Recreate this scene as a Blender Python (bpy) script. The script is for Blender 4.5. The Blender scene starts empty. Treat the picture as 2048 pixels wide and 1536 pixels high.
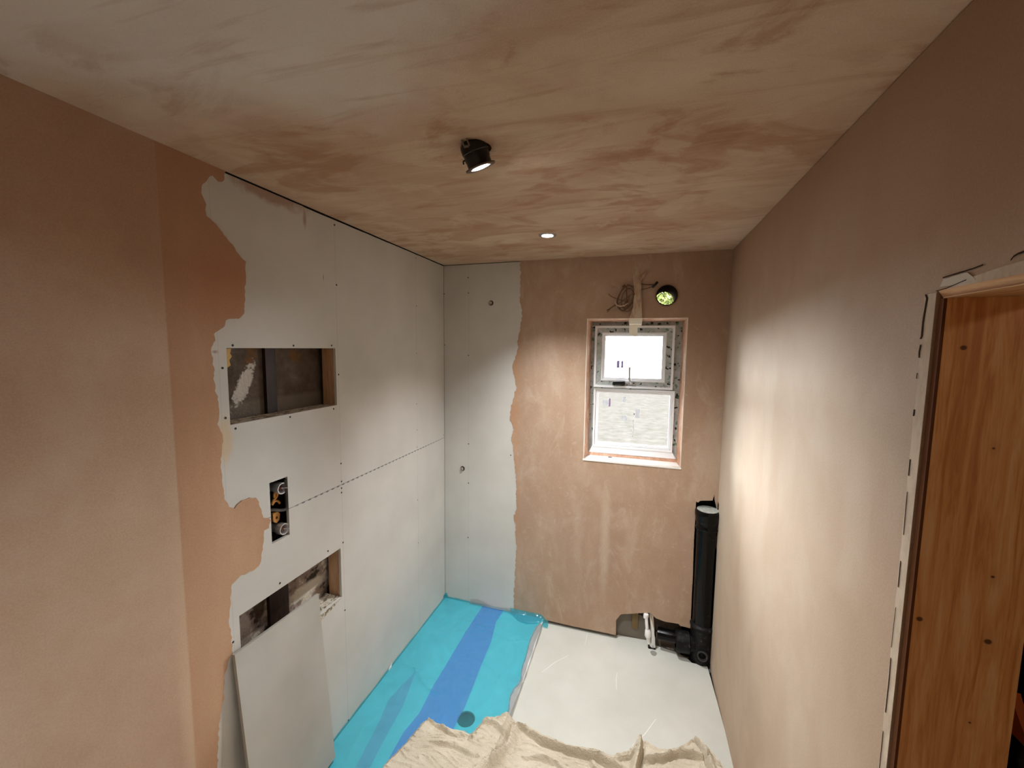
import bpy, bmesh, math, random
from mathutils import Vector, Matrix, noise
from mathutils.geometry import tessellate_polygon
random.seed(7)
D = bpy.data
SC = bpy.context.scene
COL = SC.collection
W, H = 1.75, 2.40            # room width, ceiling height

# ---------------------------------------------------------------- camera
yaw, pitch, roll, FPX = 0.3021459934, -0.0910509703, 0.0111018084, 800.6892842965
CAMP = Vector((1.2731681305, -2.5021014754, 1.8522696035))
cy, sy, cp, sp, cr, sr = math.cos(yaw), math.sin(yaw), math.cos(pitch), math.sin(pitch), math.cos(roll), math.sin(roll)
fw = Vector((-sy*cp, cy*cp, sp)); rt = Vector((cy, sy, 0)); up = rt.cross(fw)
rt2 = cr*rt + sr*up; up2 = -sr*rt + cr*up
cam_data = D.cameras.new('camera'); cam = D.objects.new('camera', cam_data); COL.objects.link(cam)
cam.matrix_world = Matrix(((rt2.x, up2.x, -fw.x, CAMP.x), (rt2.y, up2.y, -fw.y, CAMP.y), (rt2.z, up2.z, -fw.z, CAMP.z), (0, 0, 0, 1)))
cam_data.sensor_width = 36; cam_data.lens = FPX/2048*36; cam_data.clip_start = .02
SC.camera = cam

# ---------------------------------------------------------------- world, light, exposure
SC.view_settings.view_transform = 'Standard'; SC.view_settings.look = 'None'
SC.view_settings.exposure = 0.35; SC.view_settings.gamma = 1.0; SC.view_settings.use_curve_mapping = False
wd = D.worlds.new('sky'); SC.world = wd; wd.use_nodes = True
bg = wd.node_tree.nodes['Background']; bg.inputs[0].default_value = (0.90, 0.96, 1.0, 1); bg.inputs[1].default_value = 44.0

def add_light(name, kind, loc, direction, energy, color, **kw):
    l = D.lights.new(name, kind); l.energy = energy; l.color = color
    for k, v in kw.items(): setattr(l, k, v)
    o = D.objects.new(name, l); COL.objects.link(o); o.location = loc
    o.rotation_euler = Vector(direction).to_track_quat('-Z', 'Y').to_euler()
    return o
LAMPCOL = (0.95, 0.965, .98)
add_light('hall_fill_lamp', 'POINT', (2.75, -2.2, 2.25), (0, 0, -1), 4.2, (1, .93, .82), shadow_soft_size=.05)  # unseen fill lamp, added to brighten the door jamb
port = add_light('window_portal', 'AREA', (1.25, .10, 1.60), (0, -1, 0), 1, (1, 1, 1), shape='RECTANGLE', size=.50, size_y=.80)
port.data.cycles.is_portal = True
TILT = Vector((.25, .34, -.91)).normalized()
add_light('downlight_lamp', 'SPOT', (.833, -.534, 2.392), (0, 0, -1), 108, LAMPCOL, spot_size=math.radians(105), spot_blend=1.0, shadow_soft_size=.022)
add_light('tilted_downlight_lamp', 'SPOT', Vector((.8375, -1.422, 2.352))+TILT*.014, TILT, 56, LAMPCOL, spot_size=math.radians(108), spot_blend=1.0, shadow_soft_size=.022)
add_light('near_downlight_lamp', 'SPOT', (.833, -2.30, 2.392), (0, 0, -1), 18, LAMPCOL, spot_size=math.radians(92), spot_blend=1.0, shadow_soft_size=.022)

# ---------------------------------------------------------------- helpers
def srgb(r, g, b):
    f = lambda c: (c/255/12.92) if c/255 <= .04045 else ((c/255+.055)/1.055)**2.4
    return (f(r), f(g), f(b), 1)

class Mat:
    def __init__(s, name, rough=.8, spec=.3, metal=0, color=None):
        s.m = D.materials.new(name); s.m.use_nodes = True; s.t = s.m.node_tree; s.n = s.t.nodes
        s.b = s.n['Principled BSDF']; s.b.inputs['Roughness'].default_value = rough
        s.b.inputs['Specular IOR Level'].default_value = spec; s.b.inputs['Metallic'].default_value = metal
        if color: s.b.inputs['Base Color'].default_value = color
        s._c = None; s._sep = None
    def lk(s, a, b):
        if hasattr(a, 'is_output'): s.t.links.new(a, b)
        else: b.default_value = a
    @property
    def co(s):
        if s._c is None: s._c = s.n.new('ShaderNodeTexCoord').outputs['Object']
        return s._c
    def ax(s, i):
        if s._sep is None:
            s._sep = s.n.new('ShaderNodeSeparateXYZ'); s.lk(s.co, s._sep.inputs[0])
        return s._sep.outputs[i]
    def math(s, op, a, b=0.0, c=0.0, clamp=False):
        n = s.n.new('ShaderNodeMath'); n.operation = op; n.use_clamp = clamp
        s.lk(a, n.inputs[0]); s.lk(b, n.inputs[1]); s.lk(c, n.inputs[2]); return n.outputs[0]
    def mapv(s, scale=(1, 1, 1), loc=(0, 0, 0), rot=(0, 0, 0)):
        n = s.n.new('ShaderNodeMapping'); s.lk(s.co, n.inputs[0])
        n.inputs['Location'].default_value = loc; n.inputs['Rotation'].default_value = rot; n.inputs['Scale'].default_value = scale
        return n.outputs[0]
    def noise(s, scale=5, detail=4, rough=.5, stretch=(1, 1, 1), loc=(0, 0, 0), dist=0, rot=(0, 0, 0)):
        n = s.n.new('ShaderNodeTexNoise'); s.lk(s.mapv(stretch, loc, rot), n.inputs['Vector'])
        n.inputs['Scale'].default_value = scale; n.inputs['Detail'].default_value = detail
        n.inputs['Roughness'].default_value = rough; n.inputs['Distortion'].default_value = dist
        return n.outputs['Fac']
    def ramp(s, f, stops, interp='LINEAR'):
        n = s.n.new('ShaderNodeValToRGB'); s.lk(f, n.inputs[0]); n.color_ramp.interpolation = interp
        e = n.color_ramp.elements
        while len(e) < len(stops): e.new(.5)
        for x, (p, c) in zip(e, stops):
            x.position = p; x.color = c if hasattr(c, '__len__') else (c, c, c, 1)
        return n.outputs[0]
    def mix(s, f, a, b, mode='MIX'):
        n = s.n.new('ShaderNodeMix'); n.data_type = 'RGBA'; n.blend_type = mode
        s.lk(f, n.inputs[0]); s.lk(a, n.inputs[6]); s.lk(b, n.inputs[7]); return n.outputs[2]
    def band(s, v, c, hw, soft):
        """1 inside |v-c|<hw, falling to 0 over soft"""
        d = s.math('ABSOLUTE', s.math('SUBTRACT', v, c))
        n = s.n.new('ShaderNodeMapRange'); s.lk(d, n.inputs[0])
        n.inputs[1].default_value = hw; n.inputs[2].default_value = hw+soft; n.inputs[3].default_value = 1; n.inputs[4].default_value = 0
        return n.outputs[0]
    def step(s, v, a, b):
        n = s.n.new('ShaderNodeMapRange'); s.lk(v, n.inputs[0]); n.inputs[1].default_value = a; n.inputs[2].default_value = b
        n.inputs[3].default_value = 0; n.inputs[4].default_value = 1; return n.outputs[0]
    def blob(s, i, j, ci, cj, ri, rj, soft=.6, wob=.0, wscale=6):
        """soft ellipse on coordinate axes i,j ; wobble from noise"""
        a = s.math('DIVIDE', s.math('SUBTRACT', s.ax(i), ci), ri); b = s.math('DIVIDE', s.math('SUBTRACT', s.ax(j), cj), rj)
        d = s.math('SQRT', s.math('ADD', s.math('MULTIPLY', a, a), s.math('MULTIPLY', b, b)))
        if wob: d = s.math('ADD', d, s.math('MULTIPLY', s.math('SUBTRACT', s.noise(wscale, 5, .6, loc=(ci*3, cj*5, 0)), .5), wob))
        n = s.n.new('ShaderNodeMapRange'); n.interpolation_type = 'SMOOTHSTEP'; s.lk(d, n.inputs[0])
        n.inputs[1].default_value = 1-soft; n.inputs[2].default_value = 1+soft*.3; n.inputs[3].default_value = 1; n.inputs[4].default_value = 0
        return n.outputs[0]
    def color(s, c): s.lk(c, s.b.inputs['Base Color']); return s
    def bump(s, h, strength=.3, dist=.01):
        n = s.n.new('ShaderNodeBump'); n.inputs['Strength'].default_value = strength; n.inputs['Distance'].default_value = dist
        s.lk(h, n.inputs['Height']); s.lk(n.outputs[0], s.b.inputs['Normal']); return s

def MB(): return bmesh.new()
def box(bm, a, b, mat=None):
    vs = [bm.verts.new((x, y, z)) for x in (a[0], b[0]) for y in (a[1], b[1]) for z in (a[2], b[2])]
    for f in ((0, 1, 3, 2), (4, 6, 7, 5), (0, 4, 5, 1), (2, 3, 7, 6), (0, 2, 6, 4), (1, 5, 7, 3)): bm.faces.new([vs[i] for i in f])
    return bm
def frame_axes(d):
    d = Vector(d).normalized(); a = Vector((0, 0, 1)) if abs(d.z) < .9 else Vector((1, 0, 0))
    u = d.cross(a).normalized(); return u, d.cross(u)
def lathe(bm, origin, axis, prof, seg=32):
    """prof: list of (distance along axis, radius)"""
    o = Vector(origin); d = Vector(axis).normalized(); u, v = frame_axes(d); rings = []
    for t, r in prof:
        if r < 1e-6: rings.append([bm.verts.new(o+d*t)])
        else: rings.append([bm.verts.new(o+d*t+(u*math.cos(k*2*math.pi/seg)+v*math.sin(k*2*math.pi/seg))*r) for k in range(seg)])
    for A, B in zip(rings, rings[1:]):
        for k in range(seg):
            k2 = (k+1) % seg
            if len(A) == 1 and len(B) == 1: continue
            if len(A) == 1: bm.faces.new((A[0], B[k], B[k2]))
            elif len(B) == 1: bm.faces.new((A[k], B[0], A[k2]))
            else: bm.faces.new((A[k], B[k], B[k2], A[k2]))
    return bm
def tube(bm, pts, r, seg=10, cap=True, sub=4):
    P = [Vector(p) for p in pts]
    if sub > 1 and len(P) > 2:
        Q = []
        for i in range(len(P)-1):
            p0, p1, p2, p3 = P[max(i-1, 0)], P[i], P[i+1], P[min(i+2, len(P)-1)]
            for k in range(sub):
                t = k/sub
                Q.append(.5*((2*p1)+(p2-p0)*t+(2*p0-5*p1+4*p2-p3)*t*t+(3*p1-p0-3*p2+p3)*t**3))
        Q.append(P[-1]); P = Q
    rings = []; u = None
    for i, p in enumerate(P):
        d = (P[min(i+1, len(P)-1)]-P[max(i-1, 0)]).normalized()
        if u is None: u, _ = frame_axes(d)
        u = (u-d*u.dot(d)).normalized(); v = d.cross(u)
        rings.append([bm.verts.new(p+(u*math.cos(k*2*math.pi/seg)+v*math.sin(k*2*math.pi/seg))*r) for k in range(seg)])
    for A, B in zip(rings, rings[1:]):
        for k in range(seg): bm.faces.new((A[k], A[(k+1) % seg], B[(k+1) % seg], B[k]))
    if cap: bm.faces.new(rings[0]); bm.faces.new(rings[-1])
    return bm
def slab(bm, loops, m, w0, w1):
    """polygon with holes in (u,v), extruded between w0 and w1; m(u,v,w) -> point"""
    tris = tessellate_polygon([[Vector((u, v, 0)) for u, v in L] for L in loops])
    flat = [p for L in loops for p in L]
    A = [bm.verts.new(m(u, v, w0)) for u, v in flat]; B = [bm.verts.new(m(u, v, w1)) for u, v in flat]
    for t in tris:
        for S in (A, B):
            try: bm.faces.new([S[i] for i in t])
            except ValueError: pass
    k = 0
    for L in loops:
        n = len(L)
        for i in range(n):
            a, b = k+i, k+(i+1) % n
            try: bm.faces.new((A[a], A[b], B[b], B[a]))
            except ValueError: pass
        k += n
    return bm
def obj(name, bm, mat, parent=None, smooth=False, bevel=0, label=None, world=True):
    if parent is not None and world:
        bmesh.ops.translate(bm, verts=bm.verts, vec=-wloc(parent))
    bmesh.ops.recalc_face_normals(bm, faces=bm.faces)
    me = D.meshes.new(name); bm.to_mesh(me); bm.free()
    if smooth:
        for p in me.polygons: p.use_smooth = True
        if hasattr(me, 'set_sharp_from_angle'): me.set_sharp_from_angle(angle=math.radians(38))
    me.materials.append(mat.m if isinstance(mat, Mat) else mat)
    o = D.objects.new(name, me); COL.objects.link(o)
    if parent is not None: o.parent = parent
    if bevel:
        b = o.modifiers.new('bevel', 'BEVEL'); b.width = bevel; b.segments = 2; b.limit_method = 'ANGLE'
    if label: o['label'] = label
    return o
def wloc(o):
    v = Vector(o.location)
    while o.parent: o = o.parent; v = v+Vector(o.location)
    return v
def tag(o, label, cat, group=None):
    o['label'] = label; o['category'] = cat
    if group: o['group'] = group
    return o
def thing(name, label, cat, loc, group=None):
    o = D.objects.new(name, None); COL.objects.link(o); o.location = loc; o.empty_display_size = .05
    return tag(o, label, cat, group)
def struct(name, bm, mat, parent=None, **k):
    o = obj(name, bm, mat, parent, **k)
    if parent is None: o['kind'] = 'structure'
    return o
XY = lambda u, v, w: (u, v, w)
YZ = lambda u, v, w: (w, u, v)
XZ = lambda u, v, w: (u, w, v)
def rect(a, b, c, d): return [(a, c), (b, c), (b, d), (a, d)]
def circ(x, y, r, n=40): return [(x+r*math.cos(i*2*math.pi/n), y+r*math.sin(i*2*math.pi/n)) for i in range(n)]
def ragged(pts, amp=.003, step=.012, seed=0):
    out = []
    for (a, b), (c, d) in zip(pts, pts[1:]):
        L = math.hypot(c-a, d-b); n = max(1, int(L/step))
        for i in range(n):
            t = i/n; x = a+(c-a)*t; y = b+(d-b)*t
            nn = noise.noise(Vector((x*60, y*60, seed)))*amp*1.6
            out.append((x+nn*(d-b)/max(L, 1e-6), y-nn*(c-a)/max(L, 1e-6)))
    out.append(pts[-1]); return out
def interp(x, xs, ys):
    if x <= xs[0]: return ys[0]
    for i in range(len(xs)-1):
        if x <= xs[i+1]: return ys[i]+(ys[i+1]-ys[i])*(x-xs[i])/(xs[i+1]-xs[i])
    return ys[-1]

# ---------------------------------------------------------------- materials
def plaster_mat(name, axes, seed, dark, mid, light, stretch, scale=1.6, extra=None, rough=.75, contrast=.22, mul=(1.0, .99, .97)):
    m = Mat(name, rough, .25)
    n1 = m.noise(scale, 6, .58, stretch, (seed, seed*2, seed*3), .35)
    n2 = m.noise(scale*5, 5, .6, stretch, (seed*5, 1, 2), .6)
    f = m.math('ADD', m.math('MULTIPLY', n1, .78), m.math('MULTIPLY', n2, .22))
    c = m.ramp(f, [(.5-contrast, dark), (.5, mid), (.5+contrast*.7, light)])
    if extra: c = extra(m, c)
    fine = m.noise(260, 2, .5); c = m.mix(.12, c, m.ramp(fine, [(.3, (.35, .35, .35, 1)), (.7, (.9, .9, .9, 1))]), 'OVERLAY')
    c = m.mix(1.0, c, mul+(1,), 'MULTIPLY')
    m.color(c)
    h = m.math('ADD', m.math('MULTIPLY', m.noise(9, 4, .6, stretch, (3, 3, 3)), .7), m.math('MULTIPLY', m.noise(70, 3, .5, stretch), .10))
    m.bump(h, .13, .012)
    return m

def ceil_extra(m, c):
    g = srgb(222, 220, 216)
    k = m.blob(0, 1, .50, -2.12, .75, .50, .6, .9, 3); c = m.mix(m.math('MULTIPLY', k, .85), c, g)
    k = m.blob(0, 1, 1.25, -1.72, .45, .16, .9, 1.0, 4); c = m.mix(m.math('MULTIPLY', k, .4), c, srgb(204, 186, 166))
    k = m.blob(0, 1, 1.35, -1.35, .32, .22, .9, 1.2, 5); c = m.mix(m.math('MULTIPLY', k, .7), c, srgb(154, 110, 76))
    k = m.blob(0, 1, .33, -1.62, .28, .22, .9, 1.2, 5); c = m.mix(m.math('MULTIPLY', k, .6), c, srgb(170, 138, 112))
    k = m.blob(0, 1, .62, -1.95, .3, .08, .9, 1.2, 5); c = m.mix(m.math('MULTIPLY', k, .5), c, srgb(166, 134, 112))
    pt = m.noise(2.6, 6, .62, (1, 1.5, 1), (11, 5, 0), .8)
    c = m.mix(m.math('MULTIPLY', m.ramp(pt, [(.49, 0.0), (.56, 1.0)]), .45), c, srgb(208, 190, 168))
    pt = m.noise(3.1, 6, .62, (.8, 1.5, 1), (4, 9, 0), .8)
    c = m.mix(m.math('MULTIPLY', m.ramp(pt, [(.52, 0.0), (.60, 1.0)]), .5), c, srgb(156, 114, 82))
    st = m.noise(9, 4, .6, (.25, 2.2, 1), (1, 5, 0), 1.2)
    c = m.mix(m.math('MULTIPLY', m.ramp(st, [(.55, 0.0), (.68, 1.0)]), .3), c, srgb(212, 194, 172))
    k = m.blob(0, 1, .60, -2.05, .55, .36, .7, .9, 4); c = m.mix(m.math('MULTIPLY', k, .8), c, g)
    k = m.noise(6, 3, .6, (.3, 2.6, 1), (7, 2, 0), 1.0)
    c = m.mix(m.math('MULTIPLY', m.ramp(k, [(.56, 0.0), (.7, 1.0)]), .35), c, srgb(158, 118, 86))
    return c
M_ceiling = plaster_mat('plaster_ceiling', 0, 2.3, srgb(172, 142, 118), srgb(188, 162, 139), srgb(204, 184, 163), (.8, 1.5, 1), 1.5, ceil_extra, mul=(1.06, 1.01, .96))

def left_extra(m, c):
    fresh = m.step(m.ax(1), -1.7075, -1.7035)                  # newer skim towards the board is still damp and darker
    z = m.noise(3, 4, .6, (1, 2, .7), (4, 4, 0))
    fc = m.ramp(z, [(.3, srgb(172, 130, 98)), (.55, srgb(184, 142, 110)), (.75, srgb(196, 156, 124))])
    c = m.mix(m.math('MULTIPLY', fresh, .85), c, fc)
    k = m.blob(1, 2, -1.54, 2.04, .15, .17, .8, .5, 7); c = m.mix(m.math('MULTIPLY', m.math('MULTIPLY', k, fresh), .65), c, srgb(184, 128, 92))
    k = m.blob(1, 2, -1.58, .98, .18, .5, .9, .5, 5); c = m.mix(m.math('MULTIPLY', k, .5), c, srgb(204, 168, 138))
    k = m.band(m.ax(1), -1.712, .003, .03); k = m.math('MULTIPLY', k, m.step(m.ax(2), 1.35, .8)); k = m.math('MULTIPLY', k, m.step(m.ax(1), -1.702, -1.71))
    c = m.mix(m.math('MULTIPLY', k, .5), c, srgb(214, 184, 156))
    k = m.step(m.ax(2), 1.55, 2.3); c = m.mix(m.math('MULTIPLY', k, .5), c, srgb(166, 126, 100))  # upper wall darkened in colour to follow the downlights' fall-off
    return c
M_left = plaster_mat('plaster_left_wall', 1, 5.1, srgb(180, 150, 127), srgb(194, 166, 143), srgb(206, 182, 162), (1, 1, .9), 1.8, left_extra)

def back_extra(m, c):
    k = m.noise(4, 6, .68, (1.9, 1, .9), (2, 0, 1), .8)
    c = m.mix(m.math('MULTIPLY', m.ramp(k, [(.54, 0.0), (.68, 1.0)]), .4), c, srgb(214, 192, 172))
    e = m.math('MULTIPLY', m.step(m.math('ADD', m.ax(0), m.math('MULTIPLY', m.noise(16, 4, .6), .09)), .61, .565), m.step(m.ax(2), 2.2, 1.9))
    c = m.mix(m.math('MULTIPLY', e, .55), c, srgb(200, 150, 112))
    k = m.noise(14, 4, .7, (1.2, 1, 1.0), (8, 0, 3), 1.5)
    c = m.mix(m.math('MULTIPLY', m.ramp(k, [(.60, 0.0), (.68, 1.0)]), .3), c, srgb(214, 194, 176))
    k = m.blob(0, 2, 1.12, .62, .035, .42, .9, .6, 9); c = m.mix(m.math('MULTIPLY', k, .5), c, srgb(220, 200, 180))
    k = m.blob(0, 2, .95, 1.45, .07, .35, .9, 1.0, 9); c = m.mix(m.math('MULTIPLY', k, .45), c, srgb(216, 190, 166))
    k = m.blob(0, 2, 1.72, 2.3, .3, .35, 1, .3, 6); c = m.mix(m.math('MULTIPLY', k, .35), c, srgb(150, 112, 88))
    return c
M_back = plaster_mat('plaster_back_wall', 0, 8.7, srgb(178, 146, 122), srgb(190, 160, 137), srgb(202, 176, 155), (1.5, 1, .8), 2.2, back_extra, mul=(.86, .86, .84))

def right_extra(m, c):
    k = m.noise(3.2, 4, .55, (1, 1.5, .8), (0, 3, 6), .4)
    c = m.mix(m.math('MULTIPLY', m.ramp(k, [(.45, 0.0), (.62, 1.0)]), .4), c, srgb(222, 206, 190))
    k = m.blob(1, 2, -.10, 1.15, .42, .75, .9, .5, 4); c = m.mix(m.math('MULTIPLY', k, .6), c, srgb(234, 222, 206))  # whitish plaster by the back corner, with the brightness peak painted in
    k = m.step(m.ax(2), 1.75, 2.35); c = m.mix(m.math('MULTIPLY', k, .75), c, srgb(164, 126, 98))  # weaker light near the ceiling put into the colour
    k = m.step(m.ax(1), -1.15, -1.75); c = m.mix(m.math('MULTIPLY', k, .5), c, srgb(176, 144, 118))  # light falling off towards the door, put into the colour
    return c
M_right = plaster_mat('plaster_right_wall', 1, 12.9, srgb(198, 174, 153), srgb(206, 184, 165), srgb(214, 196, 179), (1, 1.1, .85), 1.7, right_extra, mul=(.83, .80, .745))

def board_mat(name, left):
    m = Mat(name, .7, .2)
    base = m.ramp(m.noise(3, 4, .5), [(.3, srgb(202, 199, 191)), (.7, srgb(215, 212, 205))])
    c = base
    if left:
        u = m.ax(1); v = m.ax(2)
        jl = m.band(v, 1.217, .0007, .0012); c = m.mix(m.math('MULTIPLY', jl, .75), c, srgb(96, 90, 84))
        wv = m.math('SINE', m.math('MULTIPLY', u, 190)); gate = m.math('GREATER_THAN', m.math('ADD', wv, m.math('MULTIPLY', m.noise(9, 2, .5), 1.2)), .75)
        dash = m.math('MULTIPLY', m.math('MULTIPLY', m.band(v, 1.2155, .0026, .001), gate), m.math('MULTIPLY', m.step(u, -1.30, -1.27), m.step(u, .0, -.3)))
        c = m.mix(m.math('MULTIPLY', dash, .7), c, srgb(52, 58, 76))
        for y0 in (-1.0285, -.362):
            c = m.mix(m.math('MULTIPLY', m.band(u, y0, .0006, .0012), .22), c, srgb(110, 112, 112))
        c = m.mix(m.math('MULTIPLY', m.band(u, -1.562, .0005, .001), .18), c, srgb(110, 112, 112))
        # plaster slurry stains near the ceiling line and beside the opening
        k = m.math('MULTIPLY', m.blob(1, 2, -1.33, 2.390, .17, .038, .5, 1.3, 24), 1); c = m.mix(m.math('MULTIPLY', k, .6), c, srgb(150, 96, 62))
        k = m.blob(1, 2, -1.19, 2.35, .01, .04, .7, .8, 30); c = m.mix(m.math('MULTIPLY', k, .6), c, srgb(150, 100, 66))
        k = m.blob(1, 2, -1.555, 1.54, .03, .10, .7, 1.2, 26); c = m.mix(m.math('MULTIPLY', k, .6), c, srgb(214, 184, 138))
        k = m.blob(1, 2, -1.10, 2.137, .0022, .016, .6, .0, 30); c = m.mix(m.math('MULTIPLY', k, .8), c, srgb(120, 92, 74))
        k = m.blob(1, 2, -1.572, 1.828, .012, .006, .8, .8, 30); c = m.mix(m.math('MULTIPLY', k, .6), c, srgb(150, 84, 76))
    else:
        u = m.ax(0)
        c = m.mix(m.math('MULTIPLY', m.band(u, .1825, .0006, .0012), .2), c, srgb(110, 112, 112))
    fine = m.noise(300, 2, .5); c = m.mix(.08, c, m.ramp(fine, [(.3, (.35, .35, .35, 1)), (.7, (.9, .9, .9, 1))]), 'OVERLAY')
    m.color(c); m.bump(m.noise(120, 2, .5), .05, .003); return m
M_boardL = board_mat('plasterboard_left', True); M_boardB = board_mat('plasterboard_back', False)
m = Mat('plasterboard_sheet', .7, .2); c = m.ramp(m.noise(4, 3, .5), [(.3, srgb(180, 177, 168)), (.7, srgb(194, 191, 182))]); m.color(c); M_sheet = m
m = Mat('gypsum_core', .9, .1, color=srgb(206, 196, 182)); M_gyp = m

def block_mat():
    m = Mat('blockwork', .95, .1)
    c = m.ramp(m.noise(12, 6, .65), [(.3, srgb(84, 74, 64)), (.55, srgb(112, 100, 90)), (.75, srgb(138, 126, 114))])
    z = m.ax(2); y = m.ax(1)
    c = m.mix(m.math('MULTIPLY', m.ramp(m.noise(10, 4, .6, loc=(4, 4, 4)), [(.5, 0.0), (.62, 1.0)]), m.math('MULTIPLY', m.step(z, 1.765, 1.79), .8)), c, srgb(140, 104, 70))
    k = m.math('MULTIPLY', m.step(z, 1.655, 1.635), m.step(z, 1.2, 1.5)); c = m.mix(m.math('MULTIPLY', k, .55), c, srgb(150, 140, 126))
    # slanting whitewash smear
    n = m.n.new('ShaderNodeMapping'); m.lk(m.co, n.inputs[0]); n.inputs['Location'].default_value = (0, 1.402, -1.705); n.inputs['Scale'].default_value = (1, 1, 1)
    sep = m.n.new('ShaderNodeSeparateXYZ'); m.lk(n.outputs[0], sep.inputs[0])
    a = m.math('ADD', m.math('MULTIPLY', sep.outputs[1], .89), m.math('MULTIPLY', sep.outputs[2], -.45))
    b = m.math('ADD', m.math('MULTIPLY', sep.outputs[1], .45), m.math('MULTIPLY', sep.outputs[2], .89))
    d = m.math('SQRT', m.math('ADD', m.math('POWER', m.math('DIVIDE', a, .026), 2), m.math('POWER', m.math('DIVIDE', b, .085), 2)))
    d = m.math('ADD', d, m.math('MULTIPLY', m.math('SUBTRACT', m.noise(60, 5, .75), .5), 2.2))
    sm = m.n.new('ShaderNodeMapRange'); m.lk(d, sm.inputs[0]); sm.inputs[1].default_value = 1.1; sm.inputs[2].default_value = .8; sm.inputs[3].default_value = 0; sm.inputs[4].default_value = 1
    c = m.mix(m.math('MULTIPLY', sm.outputs[0], .9), c, srgb(232, 228, 220))
    # old plaster left on the lower courses
    k = m.math('MULTIPLY', m.step(z, 1.0, .95), m.step(z, .5, .6))
    low = m.ramp(m.noise(15, 5, .6, (1, 1, 1.3), (2, 2, 2)), [(.40, srgb(74, 66, 58)), (.46, srgb(150, 134, 124)), (.56, srgb(178, 160, 148)), (.62, srgb(228, 220, 204))], 'LINEAR')
    c = m.mix(k, c, low)
    k = m.blob(1, 2, -1.15, .765, .13, .035, .4, .7, 30); c = m.mix(m.math('MULTIPLY', k, .9), c, srgb(236, 230, 216))
    k = m.blob(1, 2, -1.45, .785, .030, .075, .3, .5, 30); c = m.mix(m.math('MULTIPLY', k, .9), c, srgb(190, 176, 164))
    k = m.blob(1, 2, -1.385, .84, .03, .07, .4, .4, 30); c = m.mix(m.math('MULTIPLY', k, .9), c, srgb(70, 54, 40))
    k = m.blob(1, 2, -1.02, .67, .06, .05, .4, .4, 30); c = m.mix(m.math('MULTIPLY', k, .9), c, srgb(104, 92, 78))
    m.color(c); m.bump(m.noise(60, 5, .7), .8, .01); return m
M_block = block_mat()

def wood_mat(name, cols, axis_stretch, knots=(), plane=(0, 2), rough=.55):
    m = Mat(name, rough, .35)
    g = m.noise(6, 5, .6, axis_stretch, (1.3, .4, 2.2), 1.6)
    fine = m.noise(40, 4, .6, axis_stretch, (0, 0, 0), .4)
    c = m.ramp(m.math('ADD', m.math('MULTIPLY', g, .8), m.math('MULTIPLY', fine, .2)), [(.36, cols[0]), (.5, cols[1]), (.64, cols[2])])
    i, j = plane
    for (a, b, r) in knots:
        halo = m.blob(i, j, a, b, r*2.6, r*6, .9, .3, 30); c = m.mix(m.math('MULTIPLY', halo, .45), c, cols[0])
        k = m.blob(i, j, a, b, r*.8, r*.7, .5, .4, 90); c = m.mix(m.math('MULTIPLY', k, .9), c, srgb(66, 34, 16))
        k = m.blob(i, j, a, b, r*.5, r*.42, .5, .2, 90); c = m.mix(m.math('MULTIPLY', k, .6), c, srgb(124, 72, 36))
    m.color(c); m.bump(fine, .08, .004); return m
PINE = (srgb(206, 138, 80), srgb(230, 168, 106), srgb(240, 192, 136))
M_pine = wood_mat('pine_lining', PINE, (9, 9, .55), ((1.784, 1.86, .0065), (1.870, 1.887, .009), (1.837, 1.696, .003), (1.856, 1.478, .004), (1.860, 1.363, .0075), (1.766, 1.383, .007), (1.85, 1.21, .003)))
M_pineh = wood_mat('pine_head', (srgb(178, 122, 72), srgb(206, 156, 104), srgb(220, 176, 124)), (9, .6, 9))
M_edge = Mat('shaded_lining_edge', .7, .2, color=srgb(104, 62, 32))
M_stud = wood_mat('stud_timber', (srgb(178, 138, 102), srgb(198, 160, 124), srgb(210, 174, 138)), (6, 6, .8))
M_darkwood = wood_mat('dark_batten', (srgb(32, 20, 14), srgb(48, 30, 20), srgb(64, 42, 30)), (6, 6, .8))
m = Mat('fibre_board', .8, .2); M_fibre = m
c = m.ramp(m.noise(60, 4, .7, (1, .6, 1)), [(.42, srgb(120, 106, 88)), (.5, srgb(206, 198, 180)), (.7, srgb(230, 224, 210))]); m.color(c)
m = Mat('cement_board', .75, .2); M_floor = m
c = m.ramp(m.noise(2.5, 5, .6), [(.3, srgb(198, 198, 188)), (.7, srgb(212, 212, 203))])
c = m.mix(.06, c, m.ramp(m.noise(180, 3, .6), [(.3, (.4, .4, .4, 1)), (.7, (.9, .9, .9, 1))]), 'OVERLAY'); m.color(c); m.bump(m.noise(90, 3, .6), .06, .002)
m = Mat('scuff', .7, .2, color=srgb(236, 236, 228)); M_scuff = m
M_damp = Mat('damp_patch', .4, .4, color=srgb(150, 149, 140))
M_black = Mat('black_plastic', .22, .22, color=(.003, .003, .003, 1))
m = M_black; m.lk(m.ramp(m.noise(25, 5, .7), [(.4, .14), (.7, .32)]), m.b.inputs['Roughness'])
m = Mat('dusty_black_plastic', .5, .2); M_dblack = m
m.color(m.ramp(m.noise(40, 6, .75, loc=(2, 1, 4)), [(.52, (.006, .006, .006, 1)), (.64, (.03, .03, .029, 1)), (.72, (.30, .29, .27, 1))]))
M_dark = Mat('dark_void', .95, .05, color=(.012, .010, .009, 1))
M_screw = Mat('black_screw', .5, .4, color=(.008, .008, .009, 1))
M_chrome = Mat('chrome', .16, .5, 1.0, color=(.8, .8, .8, 1))
M_ringchrome = Mat('chrome_ring', .38, .5, .65, color=(.92, .92, .94, 1))
M_steel = Mat('brushed_steel', .35, .5, 1.0, color=(.62, .62, .64, 1))
M_brass = Mat('brass', .42, .5, .35, color=srgb(216, 160, 92))
M_copper = Mat('brown_insert', .5, .4, color=srgb(104, 56, 34))
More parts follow.
